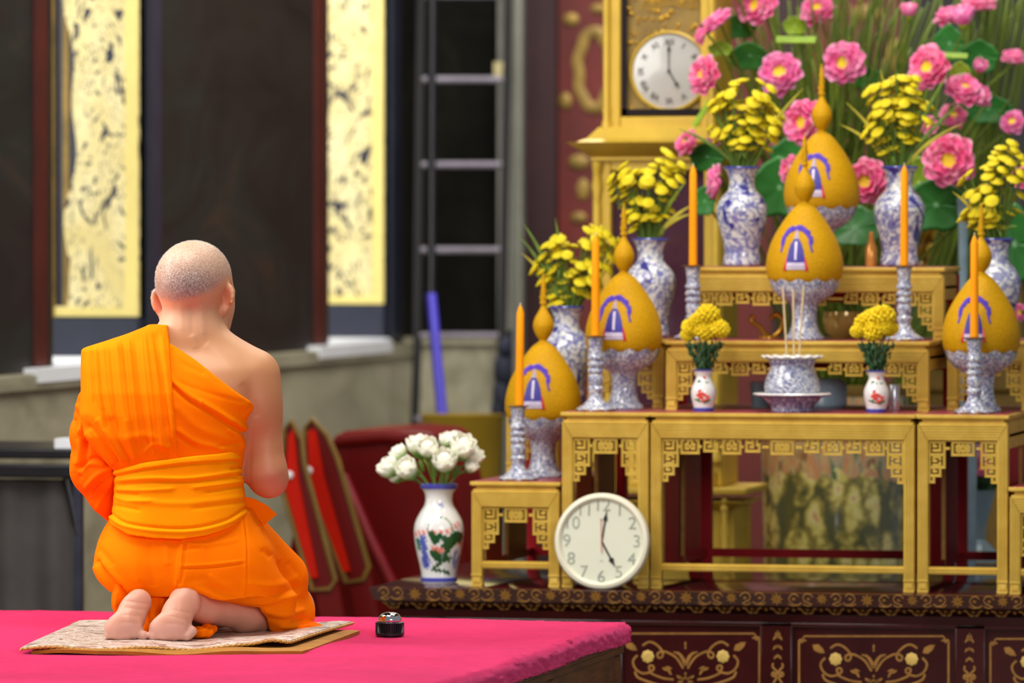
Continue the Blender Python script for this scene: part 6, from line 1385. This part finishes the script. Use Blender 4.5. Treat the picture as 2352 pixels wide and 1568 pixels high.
V = fold(V, N, [([(416, 1235), (410, 1300), (404, 1350)], 2.5, 6), ([(424, 1240), (420, 1300), (412, 1345)], -2.5, 5), ([(300, 1235), (306, 1280), (316, 1340)], 1.6, 16), ([(340, 1240), (348, 1300), (352, 1350)], -1.6, 14), ([(380, 1240), (385, 1300)], 1.6, 10), ([(216, 1300), (232, 1330), (262, 1356)], 4, 7), ([(220, 1285), (245, 1320), (280, 1354)], -3.6, 7), ([(232, 1290), (262, 1325), (300, 1356)], 3, 8), ([(225, 1260), (260, 1300)], -2, 10),
               ([(416, 1306), (480, 1304), (560, 1294)], -1.8, 3), ([(416, 1300), (480, 1297), (560, 1288)], 1.3, 4), ([(416, 1243), (470, 1252), (545, 1240)], 1.4, 6), ([(418, 1262), (460, 1258)], -1.4, 5), ([(556, 1190), (563, 1260), (560, 1380)], 1.3, 4), ([(562, 1190), (569, 1260), (566, 1380)], -1.2, 3),
               ([(590, 1210), (612, 1250), (640, 1290)], 2.2, 10), ([(600, 1262), (622, 1280)], -2, 7), ([(450, 1352), (520, 1378), (600, 1384), (690, 1366)], 2.6, 7), ([(470, 1345), (540, 1366), (620, 1368), (700, 1344)], -2.2, 8), ([(560, 1340), (630, 1346), (690, 1322)], 2, 10), ([(604, 1400), (650, 1412), (700, 1400)], 3, 7), ([(612, 1420), (650, 1428), (704, 1420)], -3, 6), ([(640, 1440), (680, 1438), (712, 1432)], 3, 6), ([(480, 1320), (500, 1340), (530, 1350)], 1.6, 10), ([(430, 1335), (480, 1330)], -1.4, 9), ([(660, 1290), (690, 1330)], -1.8, 8)])
V = wr(V, N, 1.0, 50, 4); o = to_obj('lower_robe', V, Q, M['robe'], person); o['label'] = 'orange wrap over hips and thighs'
# hanging hem between and beside the feet, train on the mat
HEM = [[((362, 1400, -.075), (.034, .026, .062)), ((352, 1440, -.09), (.022, .022, .024))], [((276, 1380, -.075), (.020, .024, .042))], [((458, 1452, -.09), (.036, .03, .014)), ((478, 1444, -.06), (.022, .02, .012))],
       [((672, 1444, .17), (.058, .05, .014)), ((712, 1441, .19), (.034, .04, .009))]]
for hi_, grp in enumerate(HEM):
    cs = np.array([Lc(*c) for c, r in grp]); Hv = Vol(cs.min(0)-.09, cs.max(0)+.09, .0028)
    for c, r in grp: Hv.ell(Lc(*c), r, .014)
    V, Q = Hv.mesh(); V = relax(V, Q, 2, .5); N = normals(V, Q)
    V = fold(V, N, [([(350, 1370), (346, 1410), (348, 1445)], 4, 5), ([(362, 1372), (360, 1415), (358, 1448)], -4, 4), ([(374, 1372), (374, 1420)], 3, 4), ([(268, 1360), (266, 1395)], 3, 4), ([(640, 1446), (690, 1438), (730, 1440)], 3, 3), ([(640, 1438), (700, 1432)], -3, 3), ([(440, 1452), (482, 1446)], 3, 3), ([(440, 1446), (482, 1440)], -3, 3)])
    V = wr(V, N, 2.6, 260, 5+hi_); o = to_obj('robe_hem', V, Q, M['robe_deep'], person)
# waist sash
SA = [(1025, 260, 556, .025, .128), (1080, 262, 556, .025, .130), (1130, 262, 561, .025, .134), (1170, 258, 566, .025, .141), (1200, 249, 570, .025, .148), (1240, 250, 572, .025, .154)]
Av = Vol((-.20, -.14, .20), (.16, .2, .46), h)
sl, x, y, z, d = Av.loft_d(SA, 2.9)
tp = line_clip([(240, 1086), (262, 1081), (330, 1062), (420, 1048), (500, 1040), (570, 1031)])(x); bt = line_clip([(240, 1188), (255, 1200), (300, 1222), (360, 1230), (420, 1232), (480, 1224), (530, 1208), (570, 1184)])(x)
d = np.maximum(d, np.maximum(z-tp, bt-z)*.9); inner = Av.loft_d([(r[0], r[1]+9, r[2]-9, r[3], r[4]-.009) for r in SA], 2.9, 0, (sl, x, y, z))[4]; d = np.maximum(d, -inner-.009)
Av.merge(sl, d, 0); V, Q = Av.mesh(); V = relax(V, Q, 2, .5); N = normals(V, Q)
V = step(V, N, [(225, 1100), (262, 1092), (330, 1078), (420, 1066), (556, 1056), (680, 1046)], 4, 3, 18)
V = fold(V, N, [([(225, 1102), (262, 1094), (330, 1080), (430, 1067), (556, 1058), (680, 1048)], -2.6, 3), ([(264, 1104), (340, 1098), (440, 1098), (556, 1080), (590, 1070)], 2.6, 5), ([(264, 1114), (340, 1108), (440, 1106), (560, 1090), (590, 1080)], -3.0, 4), ([(264, 1124), (330, 1126), (400, 1122)], 2.2, 5), ([(264, 1133), (320, 1136)], -2.2, 4), ([(440, 1120), (510, 1112), (562, 1104)], 2.2, 5), ([(470, 1132), (560, 1116)], -2.4, 4), ([(300, 1150), (420, 1156), (560, 1140)], 1.6, 8), ([(260, 1160), (320, 1172)], -1.8, 5), ([(440, 1168), (564, 1152)], -1.6, 6),
               ([(190, 1130), (250, 1186), (300, 1212), (420, 1222), (510, 1206), (566, 1176), (650, 1120)], 2.4, 5), ([(190, 1122), (251, 1177), (300, 1204), (420, 1214), (512, 1197), (566, 1166), (650, 1110)], -2.6, 4), ([(262, 1140), (290, 1150), (350, 1150)], 1.8, 5), ([(536, 1090), (558, 1096)], 3, 4), ([(530, 1078), (558, 1072)], -3, 4)])
V = wr(V, N, .6, 60, 6); o = to_obj('waist_sash', V, Q, M['sash'], person); o['label'] = 'yellower wide sash wound around the waist'
fl = MB(); pg = [(556, 1138), (585, 1146), (612, 1160), (636, 1181), (618, 1196), (606, 1207), (592, 1190), (572, 1168), (556, 1160)]
fl.prism(pg, lambda a, b: Vector(Lc(a, b, .05+(a-556)*.0004-.012*math.sin((a-556)/25))), lambda a, b: Vector(Lc(a, b, .055+(a-556)*.0004-.012*math.sin((a-556)/25))))
fl.build('sash_end', M['robe'], person)

# ------------------------------------------------------------------ kneeling mat: ochre pad below, brocade cover with gold cord above
def mat_layer(name, pxs, z, thick, matl, wav, parent, n=90, m_=60):
    c = [PZ(a, b, z) for a, b in pxs]       # front-left, front-right, back-right, back-left
    def fn(u, v):
        p = c[0].lerp(c[1], u).lerp(c[3].lerp(c[2], u), v); e = min(u, 1-u, v, 1-v)
        return Vector((p.x, p.y, z+wav(u, v)-.004*math.exp(-e*40)))
    m = MB().grid(fn, n, m_, (0, 0, -thick)); o = m.build(name, matl, None, sharp=50); return o, fn
t = NT('silver_brocade'); co = t.coord(); n = t.noise(co, 10, 3, .55, 3.2); n2 = t.noise(co, 60, 2)
t.set(t.ramp(n, [(.36, srgb(146, 116, 104)), (.45, srgb(190, 166, 152)), (.50, srgb(232, 224, 214)), (.56, srgb(166, 134, 122)), (.62, srgb(228, 218, 206)), (.7, srgb(170, 140, 128))]), .38, .15); t.bump(n, .5, .003); M['brocade'] = t.m
pad, _ = mat_layer('seat_pad', [(70, 1492), (694, 1495), (826, 1446), (170, 1424)], PZT+.009, .008, M['ochre'], lambda u, v: .0015*math.sin(u*20)+.004*math.exp(-((v)/.1)**2)*math.sin(u*9), None)
tag(pad, 'ochre cloth pad lying on the carpet under the brocade mat', 'pad')
top_, ftop = mat_layer('brocade_mat', [(46, 1484), (664, 1478), (808, 1432), (182, 1421)], PZT+.017, .006, M['brocade'],
    lambda u, v: .0035*math.sin(u*17+v*4)*math.exp(-v*2.5)+.012*math.exp(-((u-1)/.10)**2)*(1-v*.4)+.006*math.exp(-((u-.93)/.05)**2)*math.exp(-v*3)+.002*math.sin(u*9), None)
tag(top_, 'silver brocade kneeling mat edged with gold cord, under the kneeling person', 'mat')
rp = []
for k in range(161): rp.append(ftop(k/160, 0)+Vector((0, -.003, -.004)))
for k in range(1, 61): rp.append(ftop(1, k/60)+Vector((.003, 0, -.004)))
cord = MB()
for ph in (0, PI):
    cord.tube([p+Vector((math.sin(i*2.2+ph)*.0012, math.cos(i*2.2+ph)*.0018, math.sin(i*2.2+ph)*.0018)) for i, p in enumerate(rp)], .0026, 6)
cord.build('gold_cord', M['rope'], top_)
# ================================================================== CAMERA AND LIGHT
PITCH = math.atan((784-HOR)/F_PX)
cam = bpy.data.cameras.new('camera'); co_ = bpy.data.objects.new('camera', cam); COL.objects.link(co_)
cam.lens = F_PX*36.0/2352.0; cam.sensor_width = 36.0; cam.sensor_fit = 'HORIZONTAL'; cam.clip_end = 100
co_.location = (0, 0, CAM_Z); co_.rotation_euler = (PI/2-PITCH, 0, TH)
cam.dof.use_dof = True; cam.dof.focus_distance = 12.98; cam.dof.aperture_fstop = 4.2
SC.camera = co_
wd = bpy.data.worlds.new('World'); SC.world = wd; wd.use_nodes = True
bg = wd.node_tree.nodes['Background']; bg.inputs[0].default_value = (.92, .96, 1.0, 1); bg.inputs[1].default_value = .24
def area(name, loc, target, size, power, color=(1, 1, 1), size_y=None):
    l = bpy.data.lights.new(name, 'AREA'); l.energy = power; l.size = size; l.color = color
    if size_y: l.shape = 'RECTANGLE'; l.size_y = size_y
    o = bpy.data.objects.new(name, l); COL.objects.link(o); o.location = loc
    o.rotation_euler = (Vector(target)-Vector(loc)).to_track_quat('-Z', 'Y').to_euler(); return o
area('doorway_daylight', (-5.25, 12.4, 2.2), (-3.0, 13.3, .8), 1.8, 100, (1, .98, .95), 2.6)      # tall side doorway left of the platform
area('front_fill', (1.2, 4.5, 3.0), (-2.8, 14.2, .7), 3.0, 210, (1, .98, .96), 2.2)       # added soft fill from the front right, no entrance stands there
area('ceiling_lamp_hall', (-3.6, 11.6, 5.0), (-3.2, 13.6, .6), 2.0, 175, (1, .95, .86))           # hall lamps over the platform and altar
area('ceiling_lamp_altar', (-2.4, 14.6, 4.6), (-2.5, 15.3, .6), 1.6, 90, (1, .94, .84))
area('background_fill', (-3.6, 19.0, 5.0), (-4.2, 20.5, .5), 2.2, 320, (1, .95, .86))           # added warm fill that brightens the background, no known lamp
for i, (a, b) in enumerate(wins):
    area('window_daylight_%d' % (i+1), (XL-.75, (a+b)/2-.25, 2.3), (XL-.1, b, 1.6), 1.1, 22, (1, .99, .96), 2.4)
SC.view_settings.view_transform = 'Standard'; SC.view_settings.look = 'None'
SC.view_settings.exposure = 0.0; SC.view_settings.gamma = 1.0
